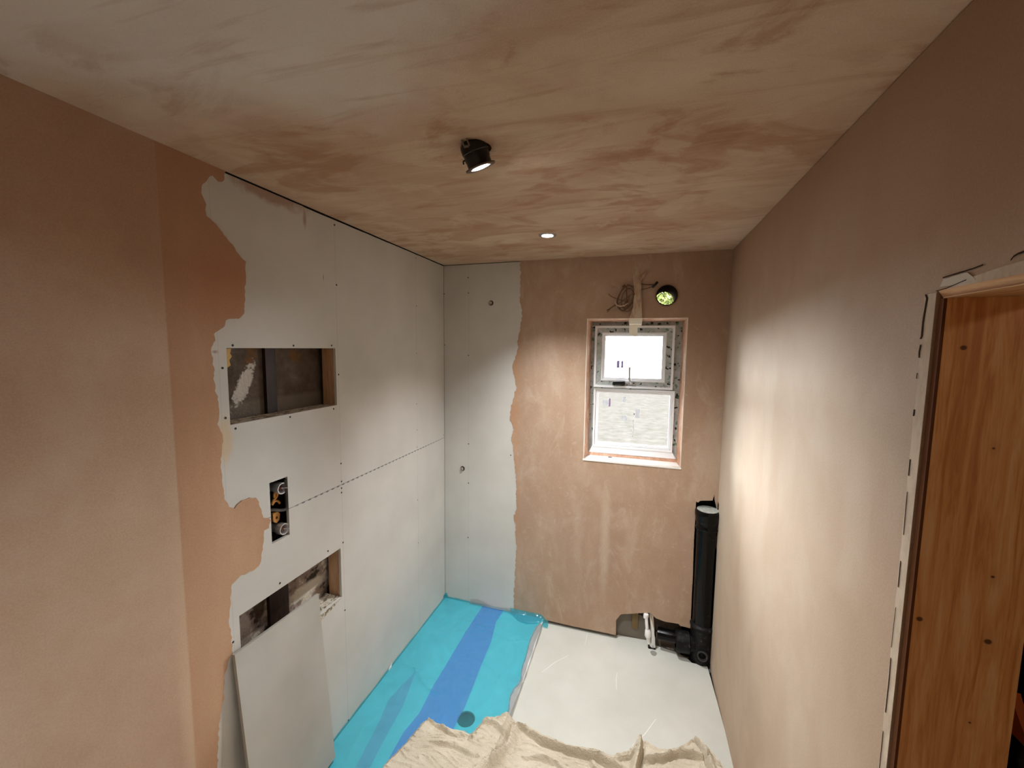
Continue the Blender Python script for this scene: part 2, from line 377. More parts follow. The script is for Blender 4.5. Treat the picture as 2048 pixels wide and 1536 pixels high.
m = Mat('white_pvc', .35, .45, color=srgb(246, 248, 250)); M_pvc = m
M_white = Mat('white_plastic', .4, .4, color=srgb(248, 248, 246))
m = Mat('pipe_cap_grey', .8, .2); M_cap = m; m.color(m.ramp(m.noise(60, 5, .7), [(.3, srgb(150, 154, 148)), (.7, srgb(206, 208, 200))]))
# printed protective tape on the frame
m = Mat('printed_protection_film', .35, .45); M_film_tape = m
c = m.ramp(m.noise(30, 3, .5, (1, 1, 1), (3, 3, 3)), [(.3, srgb(160, 166, 164)), (.7, srgb(196, 200, 198))])
k = m.noise(40, 1, .5, (1, 1, 1), (9, 2, 5), .1); c = m.mix(m.ramp(k, [(.63, 0.0), (.66, 1.0)]), c, srgb(28, 36, 34))
k = m.noise(38, 1, .5, (1, 1, 1), (1, 7, 2), .1); c = m.mix(m.math('MULTIPLY', m.ramp(k, [(.64, 0.0), (.67, 1.0)]), .8), c, srgb(82, 122, 84)); m.color(c)
M_tape = Mat('masking_tape', .8, .2, color=srgb(252, 246, 230))
m = Mat('plaster_smeared_tape', .85, .15); M_tape2 = m
m.color(m.ramp(m.noise(30, 4, .6, (2, 1, .6)), [(.35, srgb(168, 140, 116)), (.6, srgb(196, 176, 152))]))
M_cable = Mat('grey_brown_cable', .6, .3, color=srgb(112, 84, 62))
M_cable2 = Mat('pale_cable', .5, .3, color=srgb(206, 184, 160))
M_ring = Mat('duct_plastic', 1, 0, color=(.018, .012, .008, 1))
M_lampblack = Mat('lamp_black', .35, .5, color=(.006, .006, .006, 1))
M_clip = Mat('lamp_clip', .3, .5, 1.0, color=(.35, .35, .36, 1))
def emit(name, col, st):
    m = D.materials.new(name); m.use_nodes = True; n = m.node_tree.nodes; n.clear()
    e = n.new('ShaderNodeEmission'); e.inputs[0].default_value = col; e.inputs[1].default_value = st
    o = n.new('ShaderNodeOutputMaterial'); m.node_tree.links.new(e.outputs[0], o.inputs[0]); return m
M_lens = emit('lit_lens', (1, .97, .92, 1), 60)
M_lens2 = emit('lit_lens_side', (.94, .97, 1, 1), 130)
def glass_mat():
    m = D.materials.new('pane_glass'); m.use_nodes = True; n = m.node_tree.nodes; n.clear(); L = m.node_tree.links
    t = n.new('ShaderNodeBsdfTransparent'); t.inputs[0].default_value = (.96, .97, .97, 1)
    g = n.new('ShaderNodeBsdfGlossy'); g.inputs['Roughness'].default_value = .02
    f = n.new('ShaderNodeFresnel'); f.inputs[0].default_value = 1.45
    x = n.new('ShaderNodeMixShader'); o = n.new('ShaderNodeOutputMaterial')
    L.new(f.outputs[0], x.inputs[0]); L.new(t.outputs[0], x.inputs[1]); L.new(g.outputs[0], x.inputs[2]); L.new(x.outputs[0], o.inputs[0]); return m
M_glass = glass_mat()
def film_mat(name, tint, diff, fac, gl=.22):
    m = D.materials.new(name); m.use_nodes = True; n = m.node_tree.nodes; n.clear(); L = m.node_tree.links
    t = n.new('ShaderNodeBsdfTransparent'); t.inputs[0].default_value = tint
    d = n.new('ShaderNodeBsdfDiffuse'); d.inputs[0].default_value = diff
    x = n.new('ShaderNodeMixShader'); x.inputs[0].default_value = fac
    g = n.new('ShaderNodeBsdfGlossy'); g.inputs['Roughness'].default_value = .07
    lw = n.new('ShaderNodeLayerWeight'); lw.inputs[0].default_value = .5
    pw = n.new('ShaderNodeMath'); pw.operation = 'POWER'; L.new(lw.outputs['Facing'], pw.inputs[0]); pw.inputs[1].default_value = 4
    f = n.new('ShaderNodeMath'); f.operation = 'MULTIPLY_ADD'; L.new(pw.outputs[0], f.inputs[0]); f.inputs[1].default_value = .8; f.inputs[2].default_value = .09
    tc = n.new('ShaderNodeTexCoord'); ns = n.new('ShaderNodeTexNoise'); ns.inputs['Scale'].default_value = 14; ns.inputs['Detail'].default_value = 5; ns.inputs['Distortion'].default_value = 1.5
    L.new(tc.outputs['Object'], ns.inputs['Vector'])
    b = n.new('ShaderNodeBump'); b.inputs['Strength'].default_value = .6; b.inputs['Distance'].default_value = .012
    L.new(ns.outputs[0], b.inputs['Height']); L.new(b.outputs[0], g.inputs['Normal'])
    n2 = n.new('ShaderNodeTexNoise'); n2.inputs['Scale'].default_value = 3.5; n2.inputs['Detail'].default_value = 3; n2.inputs['Distortion'].default_value = .8
    L.new(tc.outputs['Object'], n2.inputs['Vector'])
    mr = n.new('ShaderNodeMapRange'); L.new(n2.outputs[0], mr.inputs[0]); mr.inputs[1].default_value = .35; mr.inputs[2].default_value = .65
    mr.inputs[3].default_value = fac*.6; mr.inputs[4].default_value = fac*1.5; L.new(mr.outputs[0], x.inputs[0])
    y = n.new('ShaderNodeMixShader'); o = n.new('ShaderNodeOutputMaterial')
    L.new(t.outputs[0], x.inputs[1]); L.new(d.outputs[0], x.inputs[2])
    L.new(f.outputs[0], y.inputs[0]); L.new(x.outputs[0], y.inputs[1]); L.new(g.outputs[0], y.inputs[2]); L.new(y.outputs[0], o.inputs[0]); return m
M_teal = film_mat('teal_film', (.33, .83, .92, 1), (.09, .54, .66, 1), .24)
M_blue = film_mat('blue_overlap_film', (.90, .80, 1, 1), (.10, .38, .85, 1), .34)
M_blue2 = film_mat('light_overlap_film', (.95, .92, 1, 1), (.10, .50, .72, 1), .08)
M_clear = film_mat('clear_film', (.80, .82, .83, 1), (.42, .42, .42, 1), .30)
m = Mat('cotton_cloth', .95, .05); M_cloth = m
c = m.ramp(m.noise(7, 5, .6), [(.3, srgb(206, 194, 172)), (.7, srgb(226, 215, 194))])
c = m.mix(.18, c, m.ramp(m.noise(240, 3, .6), [(.3, (.3, .3, .3, 1)), (.7, (.9, .9, .9, 1))]), 'OVERLAY'); m.color(c)
m.bump(m.math('ADD', m.noise(220, 3, .6), m.math('MULTIPLY', m.noise(40, 4, .6, (1, 2.4, 1), dist=1.0), 2.0)), .6, .006)
M_tray = Mat('white_tray', .4, .4, color=srgb(222, 224, 220))
M_tray.b.inputs['Base Color'].default_value = (.78, .80, .80, 1)

# ---------------------------------------------------------------- traced outlines, metres on their own surfaces
LEFT = [(-1.507, 2.3995), (-1.515, 2.368), (-1.531, 2.359), (-1.548, 2.37), (-1.562, 2.364), (-1.568, 2.349), (-1.583, 2.332), (-1.59, 2.304), (-1.579, 2.285), (-1.575, 2.242), (-1.548, 2.223), (-1.518, 2.193), (-1.489, 2.163), (-1.465, 2.137), (-1.454, 2.13), (-1.456, 2.087), (-1.462, 2.015), (-1.469, 1.955), (-1.489, 1.939), (-1.527, 1.934), (-1.546, 1.905), (-1.573, 1.884), (-1.571, 1.864), (-1.587, 1.833), (-1.581, 1.799), (-1.581, 1.744), (-1.58, 1.705), (-1.572, 1.686), (-1.572, 1.636), (-1.577, 1.599), (-1.563, 1.558), (-1.569, 1.511), (-1.575, 1.465), (-1.575, 1.432), (-1.571, 1.394), (-1.569, 1.351), (-1.557, 1.317), (-1.538, 1.304), (-1.527, 1.315), (-1.51, 1.321), (-1.483, 1.32), (-1.458, 1.311), (-1.447, 1.293), (-1.441, 1.255), (-1.433, 1.228), (-1.413, 1.217), (-1.404, 1.207), (-1.412, 1.182), (-1.433, 1.18), (-1.438, 1.131), (-1.448, 1.096), (-1.45, 1.073), (-1.461, 1.059), (-1.501, 1.056), (-1.522, 1.062), (-1.562, 1.049), (-1.567, 1.013), (-1.571, 0.979), (-1.575, 0.935), (-1.576, 0.891), (-1.573, 0.85), (-1.57, 0.811), (-1.584, 0.8), (-1.603, 0.752), (-1.610, 0.684), (-1.624, 0.622), (-1.634, 0.561), (-1.642, 0.476)]
BACK = [(0.537, 2.3995), (0.545, 2.322), (0.543, 2.25), (0.54, 2.175), (0.551, 2.102), (0.559, 2.051), (0.546, 2.003), (0.54, 1.936), (0.524, 1.891), (0.533, 1.856), (0.522, 1.81), (0.505, 1.761), (0.492, 1.725), (0.51, 1.673), (0.524, 1.591), (0.488, 1.457), (0.482, 1.379), (0.511, 1.314), (0.491, 1.238), (0.508, 1.211), (0.509, 1.169), (0.517, 1.094), (0.523, 1.022), (0.533, 0.939), (0.532, 0.85), (0.538, 0.777), (0.514, 0.708), (0.533, 0.661), (0.528, 0.6), (0.538, 0.524), (0.538, 0.482), (0.53, 0.302), (0.522, 0.03)]
BOTB = [(0.745, 0.027), (0.947, 0.023), (1.209, 0.027), (1.206, 0.127), (1.235, 0.174), (1.349, 0.206), (1.408, 0.222), (1.444, 0.194), (1.497, 0.183), (1.574, 0.187), (1.583, 0.176), (1.640, 0.173), (1.640, 0.275), (1.638, 0.511), (1.634, 0.728), (1.634, 0.963), (1.645, 0.958), (1.655, 0.971), (1.722, 0.981), (1.728, 1.02), (1.734, 0.978), (1.748, 0.93)]
SL = [(0.296, -0.004), (0.289, -0.303), (0.292, -0.533), (0.292, -0.711), (0.304, -0.882), (0.285, -0.991), (0.290, -1.117), (.285, -1.6)]
SR = [(0.454, -0.004), (0.442, -0.131), (0.474, -0.31), (0.484, -0.499), (0.498, -0.676), (0.506, -0.789), (0.502, -0.893), (.5, -1.6)]
FR = [(0.728, 0.0), (0.724, -0.067), (0.712, -0.103), (0.704, -0.200), (0.706, -0.270), (0.714, -0.36), (0.716, -0.45), (.731, -.535), (.729, -.56), (.712, -.60), (.708, -.65), (0.724, -0.726), (.715, -1.6)]
CE = [(0.298, -1.168), (0.369, -0.897), (0.428, -0.916), (0.488, -0.92), (0.596, -0.913), (0.626, -0.826), (0.68, -0.793), (0.719, -0.742), (0.81, -0.766), (0.912, -0.777), (1.034, -0.789), (1.141, -0.777), (1.23, -0.774), (1.3, -0.733), (1.364, -0.654), (1.427, -0.675), (1.506, -0.666), (1.541, -0.625), (1.601, -0.572), (1.636, -0.602), (1.684, -0.635), (1.722, -0.707)]
N1 = (-1.535, -1.042, 1.587, 1.840); VS = (-1.400, -1.320, 1.113, 1.346); N2 = (-1.540, -1.046, .685, .922)
VENT = (1.421, 2.160); YN, ZT = -3.3, 2.62
WO = (.972, 1.540, 1.158, 2.032)     # window opening in the plaster face

# ---------------------------------------------------------------- setting: floor
fl = [(-.02, YN), (1.75, YN), (1.75, -.47), (1.738, -.15), (1.733, -.066), (1.650, -.062), (1.625, -.03), (1.56, .0), (1.45, .02), (1.45, -.022), (1.405, -.022), (1.405, .052), (1.20, .04), (-.02, .04)]
floor = struct('floor', slab(MB(), [fl], XY, -.022, 0), M_floor)
obj('subfloor', box(MB(), (-.3, YN-.1, -.09), (1.95, .25, -.07)), M_dark, floor)
def scuff(pts, w):
    bm = MB(); vs = []
    for i, (x, y) in enumerate(pts):
        a = Vector(pts[max(i-1, 0)]); b = Vector(pts[min(i+1, len(pts)-1)]); d = (b-a).normalized(); n = Vector((-d.y, d.x))*w*(.3 if i in (0, len(pts)-1) else .5)
        vs.append([bm.verts.new((x+n.x*s, y+n.y*s, z)) for s in (-1, 1) for z in (.0001, .0006)])
    for A, B in zip(vs, vs[1:]):
        for i, j in ((0, 1), (1, 3), (3, 2), (2, 0)): bm.faces.new((A[i], A[j], B[j], B[i]))
    return obj('scuff_mark', bm, M_scuff, floor)
scuff([(0.817, -0.409), (0.876, -0.313), (0.943, -0.234)], .004)
scuff([(1.233, -0.398), (1.228, -.33), (1.23, -0.275)], .003)
scuff([(1.32, -0.69), (1.377, -0.613), (1.431, -0.513)], .004)
scuff([(1.028, -0.116), (1.029, -.05), (1.03, 0.001)], .002)
obj('damp_patch', slab(MB(), [[(1.436+.019*math.cos(a*.5)*(1+.15*math.sin(a*1.5)), -.055+.022*math.sin(a*.5)) for a in range(13)][:12]], XY, .0001, .0007), M_damp, floor)
hall_f = struct('floor_hall', box(MB(), (1.90, YN, -.022), (4.2, .6, 0)), Mat('hall_boards', .8, .2, color=srgb(112, 84, 58)))

# ---------------------------------------------------------------- ceiling
D1 = (.833, -1.425); D2 = (.833, -.534)
ceiling = struct('ceiling', slab(MB(), [rect(-.02, 1.90, YN, .05), circ(*D1, .036), circ(*D2, .036)], XY, H, H+.02), M_ceiling)
obj('roof_deck', box(MB(), (-.35, YN-.1, ZT), (4.3, .7, ZT+.05)), M_dark, ceiling)

# ---------------------------------------------------------------- left wall
def half(loop): return loop
wall_left = struct('wall_left', slab(MB(), [rect(YN, .0, -.02, H-.006), rect(*N1[:2], *N1[2:]), rect(*VS[:2], *VS[2:]), rect(*N2[:2], *N2[2:])], YZ, -.0125, 0), M_boardL)
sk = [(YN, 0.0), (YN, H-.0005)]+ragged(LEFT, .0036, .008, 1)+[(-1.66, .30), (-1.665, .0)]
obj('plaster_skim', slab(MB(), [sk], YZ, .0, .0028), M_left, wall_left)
obj('blockwork', box(MB(), (-.30, YN-.1, -.07), (-.098, .25, ZT)), M_block, wall_left)
def lbox(name, x0, x1, y0, y1, z0, z1, mat, **k): return obj(name, box(MB(), (x0, y0, z0), (x1, y1, z1)), mat, wall_left, **k)
e = .0005
lbox('stud', -.075, -.0127, N1[1]+e, -1.000, 0, H-.01, M_stud)
lbox('stud', -.075, -.0127, N1[0]-.045, N1[0]-e-.006, 0, H-.01, M_stud)
lbox('stud', -.075, -.0127, -.38, -.34, 0, H-.01, M_stud)
lbox('noggin', -.088, -.0127, N1[0], N1[1], N1[2]-.045, N1[2]-e, M_fibre)
lbox('noggin', -.075, -.0127, N1[0], N1[1], N1[3]+e, N1[3]+.045, M_stud)
lbox('noggin', -.075, -.0127, N2[0], N2[1], N2[3]+e, N2[3]+.045, M_stud)
lbox('noggin', -.092, -.0127, N2[0], N2[1], N2[2]-.045, N2[2]-e, M_fibre)
lbox('batten', -.0975, -.082, -1.322, -1.288, 1.40, 2.2, M_darkwood)
lbox('batten', -.0975, -.090, -1.288, -1.270, 1.40, 2.2, M_darkwood)
lbox('batten', -.0975, -.082, -1.352, -1.262, .40, 1.05, M_darkwood)
# torn paper and glue at the opening's top left corner
bm = MB(); slab(bm, [[(-1.536, 1.838), (-1.536, 1.752), (-1.515, 1.775), (-1.503, 1.782), (-1.507, 1.800), (-1.497, 1.812), (-1.503, 1.822), (-1.498, 1.838)]], YZ, -.030, -.026)
obj('torn_paper', bm, Mat('torn_paper', .9, .1, color=srgb(206, 170, 112)), wall_left)
# worn lower lip of the lower opening
bm = MB(); P = [(-1.30, .684), (-1.30, .668), (-1.25, .664), (-1.19, .655), (-1.15, .66), (-1.11, .668), (-1.075, .676), (-1.047, .681), (-1.047, .684)]
slab(bm, [ragged(P, .003, .012, 4)], YZ, .0, .0006); obj('torn_paper_lip', bm, M_fibre, wall_left)
SCL = [(-1.026, 2.372), (-1.024, 2.117), (-.356, 2.373), (-.356, 2.093), (-.361, 1.81), (-.368, 1.503), (-1.513, 1.849), (-1.268, 1.85), (-1.065, 1.852), (-1.551, 1.776), (-1.027, 1.723), (-1.550, 1.613), (-1.297, 1.575), (-1.064, 1.573), (-1.518, 1.572), (-1.028, 1.316), (-1.028, 1.232), (-1.029, 1.201), (-1.030, 1.18), (-1.029, .941), (-1.124, .947), (-1.374, .944), (-1.566, .846), (-1.029, .608), (-1.027, .040), (-.008, 2.21), (-.010, 1.236), (-.367, 1.235), (-.365, 1.342), (-.365, .62), (-.365, .9)]
sc0 = None
def screws(pts, m, axis, parent):
    global sc0
    big = None
    for i, (u, v) in enumerate(pts):
        p = m(u, v, 0)
        if i == 0:
            bm = lathe(MB(), (0, 0, 0), axis, [(.0, .0038), (.0007, .0040), (.0009, .0030), (.0004, .0012), (.0004, 0)], 12)
            big = obj('screw', bm, M_screw, parent, world=False); big.location = Vector(p)-wloc(parent); continue
        o = big.copy(); COL.objects.link(o); o.parent = parent; o.location = Vector(p)-wloc(parent)
        s = .75 if (abs(u+.36) < .02 or abs(u) < .02) else 1.0
        o.scale = (s, s, s)
screws(SCL, YZ, (1, 0, 0), wall_left)
for n_, (a, b) in (('ceiling_gap', (-1.60, -.002)),):
    bm = MB(); slab(bm, [ragged([(a, H-.0058), (-1.2, H-.0052), (-1.19, H-.0078), (-.9, H-.0072), (-.4, H-.0060), (b, H-.0060)], .0008, .03)+[(b, H-.0001), (a, H-.0001)]], YZ, .0001, .0008)
    obj('ceiling_gap', bm, M_dark, wall_left)

# ---------------------------------------------------------------- back wall
bl = [(0.0, .0), (.74, .0)]+BOTB+[(1.7497, .93), (1.7497, H-.004), (0.0, H-.004)]
wall_back = struct('wall_back', slab(MB(), [bl, rect(*WO[:2], *WO[2:]), circ(*VENT, .0595)], XZ, .0005, .013), M_boardB)
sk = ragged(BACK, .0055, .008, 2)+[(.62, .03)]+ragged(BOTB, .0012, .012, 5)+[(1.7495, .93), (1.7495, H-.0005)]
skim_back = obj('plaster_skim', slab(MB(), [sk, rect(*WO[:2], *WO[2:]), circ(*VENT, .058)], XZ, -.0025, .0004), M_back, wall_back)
obj('blockwork', slab(MB(), [rect(-.35, 4.3, -.07, ZT), rect(WO[0]-.02, WO[1]+.02, WO[2]-.02, WO[3]+.02), circ(*VENT, .062)], XZ, .062, .25), M_block, wall_back)
screws([(.179, 2.312), (.182, 2.211), (.183, 1.795), (.184, 1.186), (.184, .909), (.181, .514), (.006, 2.209), (.006, 1.864), (.49, 1.135)], XZ, (0, -1, 0), wall_back)
for y in (0,):
    bm = box(MB(), (.0002, -.0010, .04), (.0012, -.0001, H-.01)); obj('corner_gap', bm, Mat('gap_brown', .95, .05, color=srgb(60, 50, 42)), wall_back)
    bm = box(MB(), (.0, -.0008, H-.0042), (.537, -.0001, H-.0022)); obj('ceiling_gap', bm, M_dark, wall_back)
obj('cavity_shade_sheet', box(MB(), (1.60, .056, -.06), (1.90, .0615, 1.06)), M_dark, wall_back)  # dark sheet added as the shade in the cavity behind the pipe
# timber packer and old plaster under the board edge
obj('packer', box(MB(), (1.305, .035, .07), (1.340, .061, .205)), Mat('packer_wood', .8, .2, color=srgb(128, 108, 74)), wall_back)
obj('mortar_bed', slab(MB(), [[(1.19, -.02), (1.62, -.02), (1.62, .02), (1.50, .05), (1.42, .085), (1.36, .16), (1.28, .17), (1.19, .15)]], XZ, .050, .0615), Mat('grey_mortar', .95, .1, color=srgb(134, 126, 116)), wall_back)

# ---------------------------------------------------------------- window
win = struct('window_1', slab(MB(), [rect(.975, 1.540, 1.170, 2.024), rect(1.024, 1.474, 1.617, 1.983), rect(1.030, 1.488, 1.232, 1.588)], XZ, .12, .185), M_film_tape, bevel=.002)
def wpart(name, bm, mat, parent=win, **k): return obj(name, bm, mat, parent, **k)
def ringslab(x0, x1, z0, z1, t, y0, y1): return slab(MB(), [rect(x0, x1, z0, z1), rect(x0+t, x1-t, z0+t, z1-t)], XZ, y0, y1)
# plastered reveal and white board sill
bm = MB()
def quadbox(bm, pts, pts2):
    A = [bm.verts.new(p) for p in pts]; B = [bm.verts.new(p) for p in pts2]
    bm.faces.new(A); bm.faces.new(B[::-1])
    for i in range(4): bm.faces.new((A[i], A[(i+1) % 4], B[(i+1) % 4], B[i]))
x0, x1, z0, z1 = WO; y0, y1 = -.0028, .125; i0, i1, iz = .990, 1.524, 2.018
quadbox(bm, [(x0, y0, z0), (i0, y1, z0), (i0, y1, z1), (x0, y0, z1)], [(x0-.018, y0+.004, z0), (x0-.018, y1, z0), (x0-.018, y1, z1), (x0-.018, y0+.004, z1)])
quadbox(bm, [(x1, y0, z0), (x1, y0, z1), (i1, y1, z1), (i1, y1, z0)], [(x1+.018, y0+.004, z0), (x1+.018, y0+.004, z1), (x1+.018, y1, z1), (x1+.018, y1, z0)])
quadbox(bm, [(x0, y0, z1), (x1, y0, z1), (x1, y1, iz), (x0, y1, iz)], [(x0, y0+.004, z1+.018), (x1, y0+.004, z1+.018), (x1, y1, z1+.018), (x0, y1, z1+.018)])
m = Mat('reveal_plaster', .8, .2); M_rev = m
m.color(m.ramp(m.noise(14, 5, .65, (1, 1, .6)), [(.35, srgb(186, 138, 108)), (.55, srgb(210, 172, 148)), (.7, srgb(226, 202, 184))]))
wpart('reveal', bm, M_rev)
wpart('arris_bead', slab(MB(), [rect(x0-.0015, x1+.0015, z0, z1+.0015), rect(x0+.0025, x1-.0030, z0+.001, z1-.0015)], XZ, -.0034, .004), Mat('bead_plaster', .7, .2, color=srgb(232, 220, 206)))
sill = wpart('sill', box(MB(), (x0-.004, -.006, z0-.010), (x1+.004, .127, z0)), Mat('white_sill', .6, .3, color=srgb(246, 242, 236)))
wpart('sill_upstand', slab(MB(), [ragged([(x0, z0+.0002), (x0, z0+.019), (1.1, z0+.017), (1.3, z0+.016), (x1, z0+.018), (x1, z0+.0002)], .001, .02)], XZ, .105, .12), M_rev)
wpart('plaster_chip', slab(MB(), [[(1.118, .112-.03), (1.128, .118-.03), (1.143, .113-.03), (1.137, .106-.03), (1.122, .107-.03)]], XY, z0+.0002, z0+.004), Mat('dark_chip', .8, .2, color=srgb(96, 90, 86)), sill)
# fixed lower light: white glazing bead with two steps, and the wide drip ledge
wpart('glazing_bead', ringslab(1.014, 1.500, 1.216, 1.598, .012, .104, .125), M_pvc, bevel=.002)
bm = ringslab(1.027, 1.487, 1.229, 1.585, .014, .114, .135); wpart('glazing_bead', bm, M_pvc, bevel=.002)
wpart('pane', box(MB(), (1.028, .140, 1.232), (1.488, .146, 1.590)), M_glass)
wpart('ledge', slab(MB(), [[(.990, 1.176), (1.524, 1.176), (1.502, 1.217), (1.012, 1.217)]], XZ, .108, .1205), M_pvc, bevel=.002)
# opening upper light
cas = wpart('casement', ringslab(1.012, 1.484, 1.606, 1.994, .0135, .088, .118), M_pvc, bevel=.002)
wpart('taped_face', ringslab(1.0255, 1.4705, 1.6175, 1.9805, .034, .098, .119), M_film_tape, cas, bevel=.001)
wpart('glazing_bead', ringslab(1.056, 1.438, 1.648, 1.952, .010, .094, .128), M_pvc, cas, bevel=.002)
wpart('glazing_bead', ringslab(1.066, 1.428, 1.658, 1.942, .012, .106, .134), M_pvc, cas, bevel=.002)
wpart('pane', box(MB(), (1.064, .140, 1.656), (1.430, .146, 1.944)), M_glass, cas)
# corner mitre lines in the tape
for sx, sz, ex, ez in ((1.0255, 1.9805, 1.057, 1.951), (1.4705, 1.9805, 1.437, 1.951), (1.0255, 1.6175, 1.057, 1.649), (1.4705, 1.6175, 1.437, 1.649)):
    wpart('mitre_line', tube(MB(), [(sx, .0972, sz), (ex, .0972, ez)], .0011, 6), M_pvc, cas)
# window handle: flat base, upright lever, black grip
bm = MB(); box(bm, (1.205, .088, 1.630), (1.268, .098, 1.646)); hb = wpart('handle', bm, M_steel, cas, bevel=.003, label='silver handle base')
wpart('handle_lever', tube(MB(), [(1.243, .084, 1.638), (1.240, .068, 1.650), (1.232, .062, 1.672), (1.230, .060, 1.740)], .0072, 10), M_steel, cas, smooth=True)
bm = MB(); quadbox(bm, [(1.128, .070, 1.628), (1.204, .070, 1.626), (1.204, .070, 1.653), (1.134, .070, 1.648)], [(1.128, .090, 1.628), (1.204, .090, 1.626), (1.204, .090, 1.653), (1.134, .090, 1.648)])
wpart('handle_grip', bm, M_lampblack, cas, bevel=.004, label='black handle grip')
bm = lathe(MB(), (1.258, .0875, 1.640), (0, -1, 0), [(0, .004), (.002, .004), (.002, 0)], 10); wpart('handle_screw', bm, M_screw, cas)
def label_(parts, par):
    for (a, b, c_, d, mt) in parts: obj('sticker', slab(MB(), [[(a, c_), (b, c_+.002), (b-.001, d), (a+.002, d-.001)]], XZ, .1385, .1395), mt, par)
def trans_mat(name, dc, tc):
    m = D.materials.new(name); m.use_nodes = True; n = m.node_tree.nodes; n.clear(); L = m.node_tree.links
    a = n.new('ShaderNodeBsdfDiffuse'); a.inputs[0].default_value = dc; b = n.new('ShaderNodeBsdfTranslucent'); b.inputs[0].default_value = tc
    x = n.new('ShaderNodeAddShader'); o = n.new('ShaderNodeOutputMaterial'); L.new(a.outputs[0], x.inputs[0]); L.new(b.outputs[0], x.inputs[1]); L.new(x.outputs[0], o.inputs[0]); return m
M_st1 = trans_mat('sticker_white', (.4, .4, .4, 1), (.17, .17, .175, 1)); M_st2 = trans_mat('sticker_violet', (.25, .2, .3, 1), (.085, .070, .105, 1)); M_st3 = trans_mat('sticker_grey', (.3, .3, .3, 1), (.012, .012, .012, 1))
label_([(1.147, 1.168, 1.728, 1.778, M_st2), (1.169, 1.173, 1.728, 1.776, M_st1), (1.174, 1.192, 1.728, 1.776, M_st2)], cas)
label_([(1.070, 1.105, 1.485, 1.520, M_st1), (1.107, 1.119, 1.478, 1.532, M_st2), (1.195, 1.212, 1.510, 1.545, M_st1), (1.190, 1.225, 1.390, 1.425, M_st1), (1.275, 1.300, 1.415, 1.470, M_st1), (1.262, 1.272, 1.432, 1.444, M_st3)], win)
obj('torn_film_strip', tube(MB(), [(1.238, .137, 1.872), (1.252, .134, 1.838), (1.258, .135, 1.820), (1.250, .136, 1.812), (1.290, .136, 1.796), (1.276, .136, 1.820)], .0016, 6), M_st3, cas)
obj('torn_film_strip', tube(MB(), [(1.262, .137, 1.40), (1.266, .134, 1.36), (1.264, .135, 1.32), (1.262, .136, 1.29)], .0025, 6), M_st1, win)

# ---------------------------------------------------------------- right wall and door
DY0, DY1, DZ = -1.636, -2.43, 1.955
rl = [(-.052, -.02), (-.052, .30), (-.050, .60), (-.046, .70), (-.034, .72), (-.028, .97), (.013, .985), (.013, H-.003), (YN, H-.003), (YN, -.02), (DY1, -.02), (DY1, DZ), (DY0, DZ), (DY0, -.02)]
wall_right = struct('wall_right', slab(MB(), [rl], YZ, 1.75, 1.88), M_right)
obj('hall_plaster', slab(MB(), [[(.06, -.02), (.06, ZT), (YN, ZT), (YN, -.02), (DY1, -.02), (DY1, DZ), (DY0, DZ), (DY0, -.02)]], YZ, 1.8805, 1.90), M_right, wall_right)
near = struct('wall_near', box(MB(), (-.3, YN-.1, -.07), (4.3, YN, ZT)), M_left)
dr = struct('door_1', slab(MB(), [[(DY0-.003, 0), (DY0-.003, DZ-.002), (DY1, DZ-.002), (DY1, 0), (DY1+.030, 0), (DY1+.030, DZ-.030+.018), (-1.650, DZ-.030+.018), (-1.650, 0)]], YZ, 1.757, 1.905), M_pine)
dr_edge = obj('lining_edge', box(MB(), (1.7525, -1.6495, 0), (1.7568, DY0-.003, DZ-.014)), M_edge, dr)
obj('lining_head', box(MB(), (1.751, DY1, DZ-.0135), (1.9045, -1.6505, DZ-.0125)), M_pineh, dr)
bm = MB(); quadbox(bm, [(1.749, -1.640, 1.9545), (1.749, DY1, 1.9545), (1.749, DY1, 1.9650), (1.749, -1.640, 1.9570)], [(1.757, -1.640, 1.9425), (1.757, DY1, 1.9425), (1.757, DY1, 1.9650), (1.757, -1.640, 1.957)])
obj('lining_head_edge', bm, M_pineh, dr)
# pale filler band beside the lining, with the cracks behind it
m = Mat('filler_band', .8, .2); m.color(m.ramp(m.noise(22, 5, .7, (1, 1, .4)), [(.35, srgb(182, 158, 134)), (.6, srgb(208, 190, 168))]))
band = MB(); slab(band, [ragged([(-1.6165, 0), (-1.617, .9), (-1.6135, 1.5), (-1.611, 1.8), (-1.607, 1.952)], .0016, .02, 9)+[(-1.6365, 1.952), (-1.6365, 0)]], YZ, 1.7488, 1.7499)
obj('filler_band', band, m, wall_right)
bm = MB(); slab(bm, [ragged([(-1.60, 1.9545), (-1.66, 1.956), (-1.7, 1.964), (-1.75, 1.970), (-1.80, 1.973), (-2.1, 1.985)], .0006, .02)+[(-2.1, 1.957), (-1.64, 1.9548)]], YZ, 1.7488, 1.7499); obj('filler_band', bm, m, wall_right)
bm = MB(); slab(bm, [ragged([(-1.644, 1.960), (-1.650, 1.972), (-1.70, 1.974), (-1.712, 1.966), (-1.718, 1.960)], .001, .01)+[(-1.68, 1.9585)]], YZ, 1.7484, 1.7487); obj('filler_smear', bm, Mat('white_filler', .8, .2, color=srgb(206, 196, 182)), wall_right)
M_crack = Mat('crack_brown', .95, .05, color=srgb(58, 40, 30))
def crack(pts, w):
    bm = MB(); a = [(y+w*.5, z) for y, z in pts]; b = [(y-w*.5, z) for y, z in pts][::-1]
    slab(bm, [a+b], YZ, 1.7480, 1.7483); obj('plaster_crack', bm, M_crack, wall_right)
crack([(-1.611, 1.952), (-1.6155, 1.945), (-1.6135, 1.926), (-1.6115, 1.905), (-1.612, 1.880), (-1.6095, 1.875)], .004)
